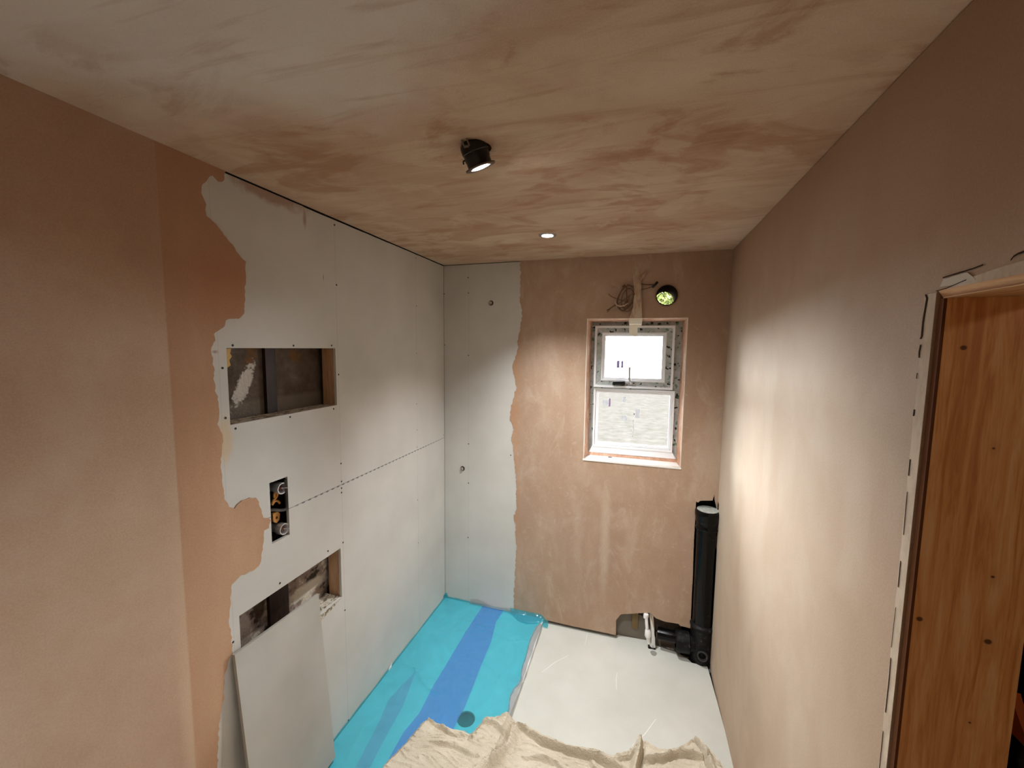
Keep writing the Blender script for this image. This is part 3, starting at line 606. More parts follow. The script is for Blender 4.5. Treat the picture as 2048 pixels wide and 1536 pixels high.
crack([(-1.6115, 1.865), (-1.6095, 1.852), (-1.6110, 1.842)], .003); crack([(-1.6105, 1.815), (-1.610, 1.805)], .002)
crack([(-1.6125, 1.750), (-1.612, 1.738)], .003); crack([(-1.615, 1.66), (-1.6155, 1.63)], .0025)
crack([(-1.6165, 1.60), (-1.617, 1.57), (-1.6185, 1.52)], .0015); crack([(-1.618, 1.47), (-1.6185, 1.42)], .0022)
crack([(-1.6175, 1.38), (-1.617, 1.30)], .001); crack([(-1.6185, 1.28), (-1.620, 1.24), (-1.6195, 1.17)], .0022); crack([(-1.6185, 1.13), (-1.619, 1.0)], .0016); crack([(-1.619, .95), (-1.618, .7)], .002)
def hcrack(pts, w):
    bm = MB(); slab(bm, [[(y, z+w*.5) for y, z in pts]+[(y, z-w*.5) for y, z in pts][::-1]], YZ, 1.7480, 1.7483); obj('plaster_crack', bm, M_crack, wall_right)
hcrack([(-1.649, 1.9745), (-1.68, 1.9762), (-1.71, 1.9775), (-1.729, 1.980)], .0018)
hcrack([(-1.775, 1.977), (-1.779, 1.981), (-1.785, 1.983), (-1.80, 1.985), (-1.84, 1.988)], .0026)
hcrack([(-1.6365, 1.9545), (-1.66, 1.9560), (-1.70, 1.9630)], .0012)

# ---------------------------------------------------------------- hall beyond the door
struct('wall_hall', box(MB(), (4.2, YN, -.07), (4.3, .6, ZT)), Mat('hall_wall', .9, .1, color=srgb(88, 70, 54)))
bs = MB(); NX = 28; NZ = 24
def sack(bm, c, rx, ry, h, seed, wob=.06):
    rings = []
    for j in range(NZ):
        t = j/(NZ-1); r = (math.sin(min(1, t*1.0+.12)*math.pi*.62)**.5)*(1-.55*max(0, t-.62)/.38)
        rings.append([bm.verts.new((c[0]+rx*r*math.cos(k*2*math.pi/NX)*(1+wob*3*noise.noise(Vector((k*.6, j*.35, seed)))), c[1]+ry*r*math.sin(k*2*math.pi/NX)*(1+wob*3*noise.noise(Vector((k*.5+9, j*.4, seed)))), c[2]+h*t)) for k in range(NX)])
    for A, B in zip(rings, rings[1:]):
        for k in range(NX): bm.faces.new((A[k], A[(k+1) % NX], B[(k+1) % NX], B[k]))
    bm.faces.new(rings[0]); bm.faces.new(rings[-1]); return bm
tag(obj('rubble_sack', sack(MB(), (2.60, -.74, .0), .20, .24, .60, 3), M_black, smooth=True), 'glossy black rubble sack seen past the pine door lining, lowest of the dark shapes', 'sack')
tag(obj('board_stack', box(MB(), (2.92, -1.05, 0), (3.05, -.10, 1.16)), M_lampblack), 'tall matt black panel standing in the room beyond the doorway', 'panel')
bm = MB(); slab(bm, [[(-.800, .610), (-.925, .612), (-.900, .650), (-.862, .700), (-.840, .740), (-.815, .715)]], YZ, 2.49, 2.515)
tag(obj('folded_sheet', bm, Mat('orange_cloth', .7, .2, color=srgb(244, 120, 60))), 'small orange-red folded sheet on the black sack beyond the doorway', 'sheet')

# ---------------------------------------------------------------- lights on the ceiling
t = thing('downlight', 'lit round downlight set flush in the ceiling nearest the window', 'light', (D2[0], D2[1], H))
rim = obj('bezel', lathe(MB(), (*D2, H), (0, 0, -1), [(0, .034), (0, .044), (.003, .043), (.005, .037), (.0045, .029), (-.004, .027)], 40), M_steel, t, smooth=True)
obj('body', lathe(MB(), (*D2, H), (0, 0, 1), [(-.003, .029), (.0, .033), (.06, .033), (.06, 0)], 32), M_lampblack, t, smooth=True)
obj('lens', lathe(MB(), (*D2, H), (0, 0, -1), [(.001, .026), (.0035, .018), (.0042, 0)], 32), M_lens, t, smooth=True)
C1 = Vector((.8375, -1.422, 2.352)); u1, v1 = frame_axes(TILT)
t = thing('downlight', 'black downlight hanging tilted out of its hole in the ceiling', 'light', (D1[0], D1[1], H))
obj('housing', lathe(MB(), C1, -TILT, [(-.001, .0), (-.001, .033), (.002, .034), (.016, .034), (.018, .0355), (.034, .0355), (.036, .0375), (.052, .0375), (.058, .036), (.064, .030), (.064, 0)], 40), M_lampblack, t, smooth=True)
obj('bezel', lathe(MB(), C1, TILT, [(0, .033), (.001, .0435), (.004, .0425), (.005, .034), (.004, .028), (.001, .027)], 40), Mat('dark_bezel', .35, .5, .9, color=(.16, .13, .11, 1)), t, smooth=True)
obj('lens', lathe(MB(), C1, TILT, [(.0015, .023), (.0052, .016), (.0062, 0)], 32), M_lens2, t, smooth=True)
bm = MB(); a = C1-TILT*.058+Vector((-.020, -.036, 0)); bb = C1-TILT*.036+Vector((-.017, -.036, 0))
tube(bm, [a+Vector((0, 0, .002)), bb], .0022, 6); tube(bm, [a+Vector((.017, -.004, 0)), bb+Vector((.016, -.004, -.002))], .0022, 6); tube(bm, [bb, bb+Vector((.016, -.004, -.002))], .004, 6)
obj('spring_clip', bm, M_clip, t, smooth=True)
obj('side_tab', tube(MB(), [C1-TILT*.014+Vector((-.034, -.01, 0)), C1-TILT*.012+Vector((-.041, -.012, .0)), C1-TILT*.004+Vector((-.043, -.012, 0))], .0022, 6), M_lampblack, t)
obj('flex', tube(MB(), [C1-TILT*.062, C1-TILT*.085, (D1[0], D1[1], H+.09), (.86, -1.35, H+.12)], .004, 8), M_cable, t, smooth=True)

# ---------------------------------------------------------------- shower valve in its slot
t = thing('shower_valve', 'concealed shower valve with two chrome rings in the slot of the left board', 'valve', (-.09, -1.36, 1.12))
bm = MB(); box(bm, (-.097, -1.402, 1.108), (-.080, -1.310, 1.350)); box(bm, (-.080, -1.402, 1.108), (-.060, -1.345, 1.350))
obj('valve_body_shade', bm, M_lampblack, t, bevel=.004)  # black box serves as valve body and as the shade inside the slot
for zc, yc in ((1.304, -1.338), (1.141, -1.336)):
    o = obj('sleeve', lathe(MB(), (-.065, yc, zc), (1, 0, 0), [(0, .012), (0, .018), (.030, .018), (.034, .0225), (.056, .0225), (.0585, .0215), (.0585, .0190), (.056, .0178), (.03, .0170), (.03, .010)], 32), M_ringchrome, t, smooth=True)
    obj('spindle', lathe(MB(), (-.040, yc, zc), (1, 0, 0), [(0, .0168), (.008, .0165), (.009, .008), (.024, .006), (.026, .0), ], 24), M_copper, o, smooth=True)
    obj('spindle_tip', tube(MB(), [(-.014, yc+.001, zc), (-.004, yc+.008, zc), (.0, yc+.016, zc-.002)], .0016, 8), M_steel, o, smooth=True)
obj('brass_fitting', tube(MB(), [(-.030, -1.356, 1.272), (-.028, -1.356, 1.288), (-.028, -1.345, 1.286), (-.028, -1.347, 1.272), (-.030, -1.360, 1.262), (-.032, -1.366, 1.250)], .0048, 10), M_brass, t, smooth=True)
obj('brass_fitting', tube(MB(), [(-.030, -1.368, 1.246), (-.030, -1.355, 1.256), (-.030, -1.341, 1.252), (-.030, -1.333, 1.240)], .0048, 10), M_brass, t, smooth=True)
bm = MB(); slab(bm, [[(-1.366, 1.212), (-1.345, 1.212), (-1.334, 1.200), (-1.338, 1.176), (-1.352, 1.168), (-1.366, 1.180)], circ(-1.350, 1.190, .005, 14)], YZ, -.040, -.028)
obj('brass_fitting', bm, M_brass, t, bevel=.0015)
obj('bracket', tube(MB(), [(-.030, -1.398, 1.235), (-.018, -1.375, 1.232), (-.010, -1.345, 1.220), (-.006, -1.326, 1.222), (-.006, -1.322, 1.260), (-.008, -1.324, 1.335)], .006, 8), Mat('dark_bracket', .3, .5, .6, color=(.10, .09, .085, 1)), t, smooth=True)

# ---------------------------------------------------------------- pipe fittings in the back board
M_ringd = Mat('dark_hole_rim', .6, .3, color=srgb(44, 30, 24))
for x, z, lab in ((.343, 2.141, 'chrome pipe end poking through the back board, the upper one near the ceiling'), (.139, 1.008, 'chrome pipe end poking through the back board, the lower one near the corner')):
    t = thing('pipe_stub', lab, 'pipe fitting', (x, 0, z), 'pipe ends in the back board')
    obj('hole_rim', lathe(MB(), (x, .0003, z), (0, -1, 0), [(0, .0165), (.002, .0155), (.002, .009), (-.003, .009)], 24), M_ringd, t, smooth=True)
    obj('pipe_end', lathe(MB(), (x-.001, .004, z), (0, -1, 0), [(0, .0105), (.013, .0105), (.016, .0085), (.016, .0055), (.006, .0050), (.006, 0)], 24), M_chrome, t, smooth=True)
    obj('nut', lathe(MB(), (x-.001, -.001, z), (0, -1, 0), [(0, .0135), (.007, .0135), (.007, .0106)], 6), Mat('dull_nut', .4, .5, .8, color=(.22, .17, .13, 1)), t)

# ---------------------------------------------------------------- vent duct
t = thing('vent_duct', 'round duct through the back wall above the window showing green leaves', 'duct', (VENT[0], 0, VENT[1]))
obj('sleeve', lathe(MB(), (VENT[0], -.016, VENT[1]), (0, 1, 0), [(0, .0545), (.0, .0578), (.27, .0578), (.27, .0545), (0, .0545)], 40), M_ring, t, smooth=True)
obj('flange', lathe(MB(), (VENT[0], -.0045, VENT[1]), (0, 1, 0), [(-.002, .0582), (-.002, .0640), (.0015, .0645), (.0015, .0582)], 40), Mat('dusty_flange', .7, .2, color=srgb(168, 138, 116)), t, smooth=True)

# ---------------------------------------------------------------- cables and tape over the window
t = thing('cable_bundle', 'coiled brown cables hanging beside the tape above the window', 'cable', (1.19, 0, 2.15))
def loop(cx, cz, rx, rz, rot, y, n=14, a0=0, a1=2*math.pi, sp=.0):
    out = []
    for i in range(n):
        a = a0+(a1-a0)*i/(n-1); x = rx*math.cos(a); z = rz*math.sin(a)
        out.append((cx+x*math.cos(rot)-z*math.sin(rot), y+sp*math.sin(a*1.5), cz+x*math.sin(rot)+z*math.cos(rot)))
    return out
obj('cable', tube(MB(), [(1.354, -.014, 2.222), (1.30, -.016, 2.224), (1.25, -.018, 2.232)]+loop(1.195, 2.150, .040, .075, -.35, -.022, 16, 1.2, 8.4, .006)+[(1.205, -.02, 2.10)], .0032, 8), M_cable, t, smooth=True)
obj('cable', tube(MB(), loop(1.205, 2.145, .032, .060, -.2, -.030, 16, .3, 6.9, .008)+[(1.155, -.03, 2.115), (1.118, -.03, 2.095), (1.092, -.02, 2.068)], .0030, 8), M_cable, t, smooth=True)
obj('cable', tube(MB(), [(1.175, -.026, 2.205), (1.150, -.03, 2.150), (1.140, -.032, 2.115), (1.105, -.026, 2.088), (1.088, -.016, 2.080)], .0030, 8), M_cable, t, smooth=True)
obj('cable', tube(MB(), [(1.138, -.034, 2.128), (1.142, -.036, 2.112), (1.160, -.036, 2.102), (1.185, -.036, 2.104), (1.212, -.033, 2.118)], .0030, 8), M_cable2, t, smooth=True, label='pale cable')
obj('cable', tube(MB(), loop(1.212, 2.105, .024, .036, -.3, -.026, 12, 2.6, 7.6, .004), .0026, 8), M_cable, t, smooth=True)
obj('cable', tube(MB(), [(1.205, -.024, 2.125), (1.150, -.02, 2.145), (1.115, -.014, 2.160), (1.094, -.006, 2.176)], .0020, 8), M_cable, t, smooth=True)
obj('cable', tube(MB(), [(1.172, -.020, 2.215), (1.130, -.012, 2.218), (1.095, -.006, 2.205), (1.088, -.006, 2.185)], .0016, 8), M_tape2, t, smooth=True)
obj('cable', tube(MB(), [(1.215, -.020, 2.160), (1.20, -.024, 2.10), (1.19, -.02, 2.072), (1.172, -.02, 2.078), (1.160, -.016, 2.098)], .0022, 8), M_cable, t, smooth=True)
obj('connector', tube(MB(), [(1.190, -.022, 2.224), (1.172, -.022, 2.214)], .007, 8), M_cable, t)
obj('connector', tube(MB(), [(1.368, -.016, 2.236), (1.352, -.020, 2.218), (1.340, -.018, 2.206)], .007, 8), M_lampblack, t, smooth=True)
obj('cable', tube(MB(), [(1.27, -.012, 2.195), (1.31, -.014, 2.202), (1.345, -.016, 2.212)], .0022, 8), M_cable, t, smooth=True)
t = thing('tape_strip', 'vertical strip of tape over the cables, hanging down onto the window frame', 'tape', (1.255, 0, 2.03))
def strip(rows, th=.0008):
    bm = MB(); vs = []
    for (xl, xr, y, z) in rows: vs.append([bm.verts.new(p) for p in ((xl, y, z), (xr, y, z), (xr, y-th, z), (xl, y-th, z))])
    for A, B in zip(vs, vs[1:]):
        for i in range(4): bm.faces.new((A[i], A[(i+1) % 4], B[(i+1) % 4], B[i]))
    bm.faces.new(vs[0]); bm.faces.new(vs[-1]); return bm
obj('smeared_tape', strip([(1.225, 1.262, -.0034, 2.33), (1.226, 1.270, -.006, 2.29), (1.232, 1.277, -.010, 2.255), (1.238, 1.281, -.030, 2.215), (1.242, 1.281, -.036, 2.17), (1.240, 1.284, -.037, 2.12), (1.234, 1.287, -.030, 2.075), (1.224, 1.291, -.016, 2.045), (1.216, 1.293, -.012, 2.032)]), M_tape2, t, smooth=True)
obj('smeared_tape', strip([(1.268, 1.282, -.011, 2.252), (1.283, 1.300, -.006, 2.280), (1.303, 1.330, -.005, 2.300), (1.325, 1.352, -.0038, 2.307)]), M_tape2, t, smooth=True)
obj('masking_tape', strip([(1.216, 1.293, -.013, 2.032), (1.216, 1.293, -.011, 2.018), (1.218, 1.291, -.004, 2.000)]), M_tape, t, label='clean cream masking tape')
obj('masking_tape', slab(MB(), [[(1.218, 2.002), (1.291, 2.002), (1.291, 1.993), (1.268, 1.983), (1.268, 1.940), (1.258, 1.926), (1.222, 1.944), (1.218, 1.96)]], XZ, .0838, .0848), M_tape, t, label='clean cream masking tape')
bm = MB(); quadbox(bm, [(1.218, -.004, 2.0), (1.291, -.004, 2.0), (1.291, .0845, 2.001), (1.218, .0845, 2.001)], [(1.218, -.004, 1.999), (1.291, -.004, 1.999), (1.291, .0845, 2.000), (1.218, .0845, 2.000)])
obj('masking_tape', bm, M_tape, t)

# ---------------------------------------------------------------- soil pipe in the corner
t = thing('soil_pipe', 'black vertical soil pipe with capped top boxed half into the right corner', 'pipe', (1.70, 0, 0))
top = Vector((1.697, -.012, .925)); bot = Vector((1.704, -.010, .0)); ax_ = (top-bot).normalized()
obj('shaft', lathe(MB(), bot+ax_*.20, ax_, [(0, .0555), (.66, .0555)], 48), M_black, t, smooth=True)
obj('top_collar', lathe(MB(), bot+ax_*.812, ax_, [(0, .0556), (.002, .0615), (.007, .0640), (.012, .0615), (.016, .0590), (.040, .0590), (.050, .0640), (.056, .0655), (.074, .0655), (.080, .0680), (.104, .0680), (.111, .0655), (.115, .059), (.113, .054), (.10, .054)], 48), M_black, t, smooth=True)
obj('end_cap', lathe(MB(), bot+ax_*.905, ax_, [(0, .0575), (.0235, .0575), (.0235, 0)], 40), M_cap, t, label='dusty grey cap')
obj('lower_socket', lathe(MB(), bot+ax_*.0, ax_, [(-.05, .050), (-.05, .061), (.20, .061), (.206, .0620), (.212, .0680), (.224, .0680), (.230, .063), (.234, .0555)], 48), M_dblack, t, smooth=True)
br = obj('side_branch', lathe(MB(), (1.66, -.016, .092), (-1, -.02, -.02), [(-.02, .040), (.020, .050), (.026, .062), (.096, .062), (.101, .058), (.101, .040)], 40), M_dblack, t, smooth=True)
obj('branch_pipe', tube(MB(), [(1.60, -.010, .104), (1.52, -.004, .100), (1.46, .004, .096)], .036, 24), M_black, t, smooth=True)
obj('boss', lathe(MB(), (1.706, -.060, .062), (-.25, -1, .25), [(-.02, .029), (.022, .029), (.026, .0275), (.026, .0210), (.004, .0200), (.002, 0)], 32), Mat('worn_boss', .45, .4, color=(.035, .035, .033, 1)), t, smooth=True)

# ---------------------------------------------------------------- water valve by the wall opening
t = thing('isolation_valve', 'white connector and chrome pipe coming up at the gap under the back wall', 'valve', (1.42, -.01, 0))
obj('chrome_pipe', tube(MB(), [(1.412, .030, .225), (1.422, .008, .170), (1.430, -.004, .10), (1.432, -.010, .015)], .0165, 20), M_chrome, t, smooth=True)
obj('chrome_tail', tube(MB(), [(1.432, -.006, .030), (1.432, -.006, -.06)], .0085, 14), M_steel, t, smooth=True)
obj('collar', lathe(MB(), (1.432, -.006, .012), (0, 0, 1), [(0, .0185), (.012, .0195), (.018, .0175)], 20), M_chrome, t, smooth=True)
obj('white_arm', tube(MB(), [(1.386, -.004, .204), (1.390, -.010, .160), (1.396, -.018, .105)], .0098, 14), M_white, t, smooth=True, label='white plastic arm')
bm = lathe(MB(), (1.384, -.002, .188), (.1, -.12, 1), [(-.006, .008), (-.004, .0145), (.014, .0160), (.024, .013), (.026, 0)], 20); obj('white_cap', bm, M_white, t, smooth=True)
bm = lathe(MB(), (1.397, -.021, .118), (.12, .0, -1), [(-.006, .010), (0, .0150), (.034, .0200), (.042, .018), (.048, .013), (.085, .011), (.085, 0)], 20); obj('white_nut', bm, M_white, t, smooth=True)

# ---------------------------------------------------------------- leaning sheet
def leaning():
    bm = MB()
    xt, zt, xb = .004, .800, .066
    th = .0125
    P = lambda x, y, z: (x, y, z)
    yl, yr = -1.578, -1.200; zl = .812; zr = .797; ybl, ybr = -1.572, -1.197
    nx = Vector((zt, 0, xb-xt)).normalized()
    f = [Vector((xt+.006, yl, zl)), Vector((xt, yr, zr)), Vector((xb-.004, ybr, .048)), Vector((xb+.005, ybl, .048))]
    f = [p+nx*.010 for p in f]; b = [p-nx*th for p in f]
    for p in b: p.z = max(p.z, .0395); p.x = max(p.x, .0035)
    quadbox(bm, f, b); return bm
tag(obj('plasterboard_offcut', leaning(), M_sheet, bevel=.0008), 'loose grey plasterboard sheet leaning on the left wall below the lower opening', 'board')

# ---------------------------------------------------------------- shower tray and film
tray_o = thing('shower_tray', 'low white shower tray along the left wall under blue film', 'shower tray', (.37, -.60, 0))
DR = (.536, -.835)
tr = [(.003, -.003), (.736, -.003), (.737, -.10), (.740, -.30), (.742, -.45), (.738, -.60), (.734, -.75), (.735, -1.62), (.003, -1.62)]
obj('tray_slab', slab(MB(), [tr, circ(*DR, .044)], XY, .001, .030), M_tray, tray_o)
obj('drain', lathe(MB(), (*DR, .002), (0, 0, 1), [(0, .0435), (.020, .0435), (.021, .040), (.016, .038), (.014, 0)], 40), Mat('dark_drain', .6, .3, color=(.012, .016, .018, 1)), tray_o)
film_o = thing('protective_film', 'teal plastic film over the shower tray with a darker blue overlap stripe', 'plastic film', (.37, -.75, .032))
FY = [-p[1] for p in FR]; FX = [p[0] for p in FR]
def fz(x, y, fr):
    n = noise.noise(Vector((x*5, y*4, 1)))*.0014+noise.noise(Vector((x*16, y*12, 3)))*.0005
    z = .0342+n
    # creases running across, as in a badly smoothed film
    for cx, cyy, ang, L, h in ((.20, -.70, -.35, .16, .010), (.10, -.66, .5, .10, .007), (.30, -.20, .12, .25, .006), (.50, -.26, .05, .25, .006), (.35, -.30, .2, .2, .005), (.12, -.95, 1.45, .3, .004), (.62, -.5, 1.5, .3, .003)):
        dx, dy = x-cx, y-cyy; a = dx*math.cos(ang)+dy*math.sin(ang); b = -dx*math.sin(ang)+dy*math.cos(ang)+.02*math.sin(a*20)
        z += h*math.exp(-(b/.006)**2)*math.exp(-(a/L)**4)
    d = fr-x
    if d < .02: z -= (.02-d)**2*12
    return max(z, .0306)
bm = MB(); NXF, NYF = 100, 260; g = []
for j in range(NYF+1):
    y = -.004-1.62*j/NYF; fr = interp(-y, FY, FX)+.003*noise.noise(Vector((y*30, 0, 0)))
    row = []
    for i in range(NXF+1):
        if i == 0: row.append(bm.verts.new((.0042, y, .046+.006*noise.noise(Vector((0, y*9, 5)))+(.02 if y > -.03 else 0)))); continue
        if i == 1: row.append(bm.verts.new((.0052, y, .036))); continue
        x = .010+(fr-.010)*(i-2)/(NXF-2); row.append(bm.verts.new((x, y, fz(x, y, fr))))
    g.append(row)
up_row = []
for v in g[0]:
    x = v.co.x; up_row.append(bm.verts.new((x, -.0034, max(v.co.z+.004, .044+.010*noise.noise(Vector((x*14, 2, 2)))+(.024 if x < .02 else 0)))))
g.insert(0, up_row)
for A, B in zip(g, g[1:]):
    for i in range(NXF): bm.faces.new((A[i], A[i+1], B[i+1], B[i]))
obj('film', bm, M_teal, film_o, smooth=True)
def overlap(Lp, Rp, dz, mat, name):
    bm = MB(); rows = []; n = 120; y0 = max(Lp[0][1], Rp[0][1]); y1 = min(Lp[-1][1], Rp[-1][1])
    for j in range(n+1):
        y = y0+(y1-y0)*j/n; a = interp(-y, [-p[1] for p in Lp], [p[0] for p in Lp]); b = interp(-y, [-p[1] for p in Rp], [p[0] for p in Rp])
        rows.append([bm.verts.new((a+(b-a)*i/12, y, fz(a+(b-a)*i/12, y, 2)+dz+.0004)) for i in range(13)])
    for A, B in zip(rows, rows[1:]):
        for i in range(12): bm.faces.new((A[i], A[i+1], B[i+1], B[i]))
    return obj(name, bm, mat, film_o, smooth=True)
overlap(SL, SR, .0012, M_blue, 'overlap_strip')['label'] = 'darker blue stripe of doubled film'
overlap([(0.150, -0.66), (0.114, -0.865), (0.140, -0.969), (0.160, -1.093), (0.175, -1.19), (.18, -1.6)], [(.152, -.66), (0.205, -0.872), (0.215, -0.991), (0.225, -1.091), (0.235, -1.17), (.24, -1.6)], .0010, M_blue2, 'overlap_strip')
bm = MB(); rows = []
for j in range(161):
    y = -.06-.70*j/160; fr = interp(-y, [-p[1] for p in FR], [p[0] for p in FR]); ed = .741+.004*noise.noise(Vector((y*14, 3, 3)))
    rows.append([bm.verts.new((fr-.006+(ed-fr+.006)*k/6, y, (.0375+.005*noise.noise(Vector((y*22, k*.8, 7)))) if k < 6 else .012+.008*noise.noise(Vector((y*9, 1, 1))))) for k in range(7)])
for A, B in zip(rows, rows[1:]):
    for k in range(6): bm.faces.new((A[k], A[k+1], B[k+1], B[k]))
obj('clear_edge', bm, M_clear, film_o, smooth=True, label='clear crinkled film edge')
# bunched tail past the tray's back right corner, and the clear offcut behind
bm = MB(); rows = []
for j in range(71):
    t_ = j/70; x = .50+.272*t_; bk = -.0045; fr_ = -.020-.055*math.sin(min(1, t_*1.15)*math.pi)**1.2*(1 if t_ < .8 else 1.0)-.03*t_
    base = .036 if x < .725 else .036-.030*min(1, (x-.725)/.025)
    row = []
    for i in range(19):
        k = i/18; y = bk+(fr_-bk)*k
        q = abs(noise.noise(Vector((x*26, y*40+k, 6))))
        row.append(bm.verts.new((x+.006*noise.noise(Vector((k*3, t_*9, 1))), min(y, -.0042), base+.0015+(.022*(1-k)**2+.016*q*(1-abs(2*k-1)**3)))))
    rows.append(row)
for A, B in zip(rows, rows[1:]):
    for i in range(18): bm.faces.new((A[i], A[i+1], B[i+1], B[i]))
obj('bunched_tail', bm, M_teal, film_o, smooth=True)
bm = MB(); rows = []
for j in range(31):
    t_ = j/30; x = .20+.36*t_; h = .062+.012*math.sin(t_*9)-.018*t_
    rows.append([bm.verts.new((x, -.0036-.014*(1-i/5)-.003*abs(math.sin(j*.9+i)), .040+(h-.040)*i/5)) for i in range(6)])
for A, B in zip(rows, rows[1:]):
    for i in range(5): bm.faces.new((A[i], A[i+1], B[i+1], B[i]))
obj('clear_tail', bm, M_clear, film_o, smooth=True)
for (y, l, z) in ((-.69, .026, .05), (-1.165, .030, .05)):
    bm = MB(); quadbox(bm, [(.0045, y-l*.6, .036), (.0065, y+l*.5, .038), (.0045, y+l*.6, z+.010), (.0042, y, z)], [(.0055, y-l*.6, .036), (.0075, y+l*.5, .038), (.0055, y+l*.6, z+.010), (.0052, y, z)])
    obj('backing_scrap', bm, M_white, film_o, label='white paper backing scrap')

# ---------------------------------------------------------------- dust sheet
def resample(P, n):
    L = [0]
    for a, b in zip(P, P[1:]): L.append(L[-1]+math.hypot(b[0]-a[0], b[1]-a[1]))
    out = []
    for i in range(n):
        s = L[-1]*i/(n-1); out.append((interp(s, L, [p[0] for p in P]), interp(s, L, [p[1] for p in P])))
    return out
def dpoly(x, y, P):
    best = (9, 0, 0)
    for k, (a, b) in enumerate(zip(P, P[1:])):
        dx, dy = b[0]-a[0], b[1]-a[1]; L2 = dx*dx+dy*dy; t = max(0, min(1, ((x-a[0])*dx+(y-a[1])*dy)/L2))
        px, py = x-a[0]-t*dx, y-a[1]-t*dy; d = math.hypot(px, py); s = dx*py-dy*px
        if d < best[0]: best = (d, 1 if s > 0 else -1, (k+t)/(len(P)-1))
    return best
FOLDS = [([(0.775, -0.790), (0.772, -0.904), (0.715, -1.033), (.62, -1.2)], .024, .016), ([(0.800, -0.775), (0.924, -0.829), (1.04, -0.837), (1.178, -0.826), (1.281, -0.85), (1.36, -.93)], .022, .014), ([(1.324, -0.880), (1.352, -0.749), (1.356, -0.661)], .030, .014), ([(1.380, -0.770), (1.44, -.745), (1.512, -0.701), (1.63, -0.675)], .020, .014), ([(1.601, -0.580), (1.634, -0.636), (1.651, -0.734), (1.66, -.85)], .018, .014), ([(0.369, -.905), (.43, -.925), (0.515, -0.946), (0.6, -0.938)], .010, .012), ([(0.63, -.84), (.68, -.83), (.75, -.86)], .012, .016), ([(.86, -.92), (.92, -.90), (1.0, -.905), (1.05, -.93)], .009, .012), ([(1.15, -.86), (1.19, -.90), (1.2, -1.0)], .012, .012), ([(.45, -1.02), (.55, -1.0), (.66, -1.01)], .007, .012), ([(1.25, -.80), (1.31, -.775), (1.33, -.74)], .012, .012)]
bm = MB(); NU, NV = 420, 300; E_ = resample(CE, NU); rows = []
for j in range(NV):
    v = (j/(NV-1))**1.55; row = []
    for i in range(NU):
        u = i/(NU-1); ex, ey = E_[i]
        ex += .0; ey += .004*noise.noise(Vector((ex*40, 0, 4)))*(1 if 0 < i < NU-1 else 0)
        bx, by = .16+1.56*u, -2.3
        x = ex+(bx-ex)*v; y = ey+(by-ey)*v
        k = max(0, min(1, (.775-x)/.06)); base = .004+.031*(k*k*(3-2*k))
        if x < .75: base = max(base, .0355 if x < .73 else base)
        dist = math.hypot(x-ex, y-ey)
        z = .006+.010*min(1, dist/.05)+.012*math.exp(-((dist-.010)/.009)**2)*(.6+.8*abs(noise.noise(Vector((u*14, 0, 0)))))-.006*math.exp(-((dist-.027)/.005)**2)
        w = noise.noise(Vector((x*5, y*5, 2)))*.5
        q = Vector((x*6+w, y*21+w*2+x*3, 0)); r1 = 1-abs(noise.noise(q)*2); z += .0075*max(0, r1)**4*(.4+1.2*abs(noise.noise(Vector((x*4, y*4, 11)))))
        q = Vector((x*12+w*2+5, y*38-w*3, 3)); r2 = 1-abs(noise.noise(q)*2); z += .0065*max(0, r2)**5
        z += .012*(.5+noise.noise(Vector((x*3.2, y*3.2, 9)))*.9)*min(1, dist/.05)
        for P, h, wd_ in FOLDS:
            d, sgn, tt = dpoly(x, y, P)
            wob = 1+.35*noise.noise(Vector((x*22, y*22, 1)))
            ww = wd_*(1.5 if sgn > 0 else .42)*wob; sd = d*sgn; amp = h*min(1, 1.7-abs(tt-.5)*2.2)
            z += 1.5*amp*math.exp(-(d/ww)**2)-1.1*amp*math.exp(-((sd+wd_*.95)/(wd_*.34))**2)*(1 if d < wd_*2.5 else 0)
        row.append(bm.verts.new((min(x, 1.735), y, base+max(.0005, z*min(1, .25+dist/.02)))))
    rows.append(row)
for A, B in zip(rows, rows[1:]):
    for i in range(NU-1): bm.faces.new((A[i], A[i+1], B[i+1], B[i]))
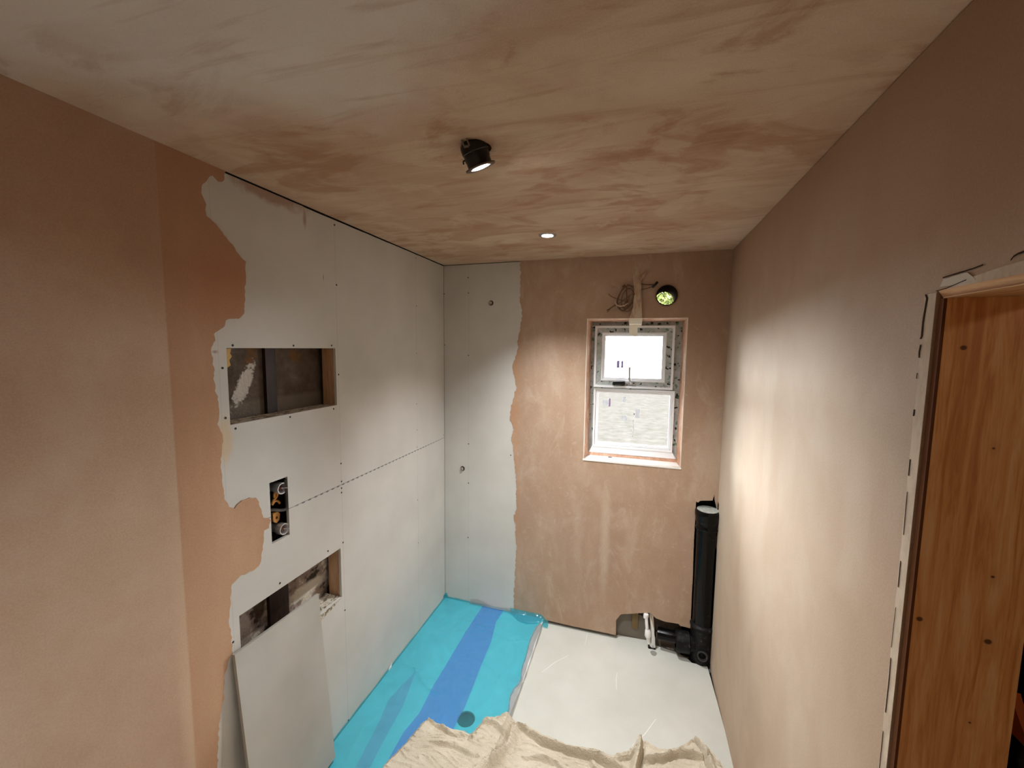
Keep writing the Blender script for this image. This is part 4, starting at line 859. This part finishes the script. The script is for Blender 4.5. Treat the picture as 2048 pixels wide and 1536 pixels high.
cl = obj('dust_sheet', bm, M_cloth, smooth=True)
for p in cl.data.polygons: p.use_smooth = True
tag(cl, 'crumpled cream cotton dust sheet spread over the floor and tray end', 'dust sheet')
s_ = cl.modifiers.new('thickness', 'SOLIDIFY'); s_.thickness = .0014; s_.offset = 1

# ---------------------------------------------------------------- outside
m = Mat('pale_ground', 1, 0); m.color(m.ramp(m.noise(1.6, 8, .8), [(.35, (.0150, .0138, .0105, 1)), (.5, (.0195, .0172, .0155, 1)), (.65, (.0235, .0215, .0185, 1))]))
gr = struct('ground', box(MB(), (-40, .6, -3.1), (45, 60, -3.0)), m)
leafm = Mat('leaf_green', 1, 0); leafm.color(leafm.ramp(leafm.noise(9, 3, .5), [(.3, (.035, .055, .010, 1)), (.7, (.15, .155, .055, 1))]))
leafm.b.inputs['Transmission Weight'].default_value = 0
bm = MB(); rnd = random.Random(5)
for i in range(2600):
    c = Vector((1.70+rnd.gauss(0, .26), 4.2+rnd.gauss(0, .3), 2.74+rnd.gauss(0, .17)))
    c.z = max(c.z, 2.38+rnd.uniform(0, .2)); a = rnd.uniform(0, 6.28); b_ = rnd.uniform(-.9, .9); s = rnd.uniform(.03, .06)
    d = Vector((math.cos(a)*math.cos(b_), math.sin(a)*math.cos(b_), math.sin(b_))); u, v = frame_axes(d)
    vs = [bm.verts.new(c+d*p*s+u*q*s*.4+v*.004) for p, q in ((-1, 0), (0, 1), (1, 0), (0, -1))]; vs2 = [bm.verts.new(c+d*p*s+u*q*s*.4-v*.002) for p, q in ((-1, 0), (0, 1), (1, 0), (0, -1))]
    bm.faces.new(vs); bm.faces.new(vs2)
tr_ = thing('tree', 'leafy green tree outside seen only through the round duct', 'tree', (2.1, 4.3, -3))
obj('foliage', bm, leafm, tr_)
obj('trunk', tube(MB(), [(2.9, 4.9, -3.0), (2.85, 4.8, .5), (2.5, 4.5, 2.3), (2.0, 4.25, 3.0)], .07, 12), Mat('bark', 1, 0, color=(.01, .009, .007, 1)), tr_, smooth=True)
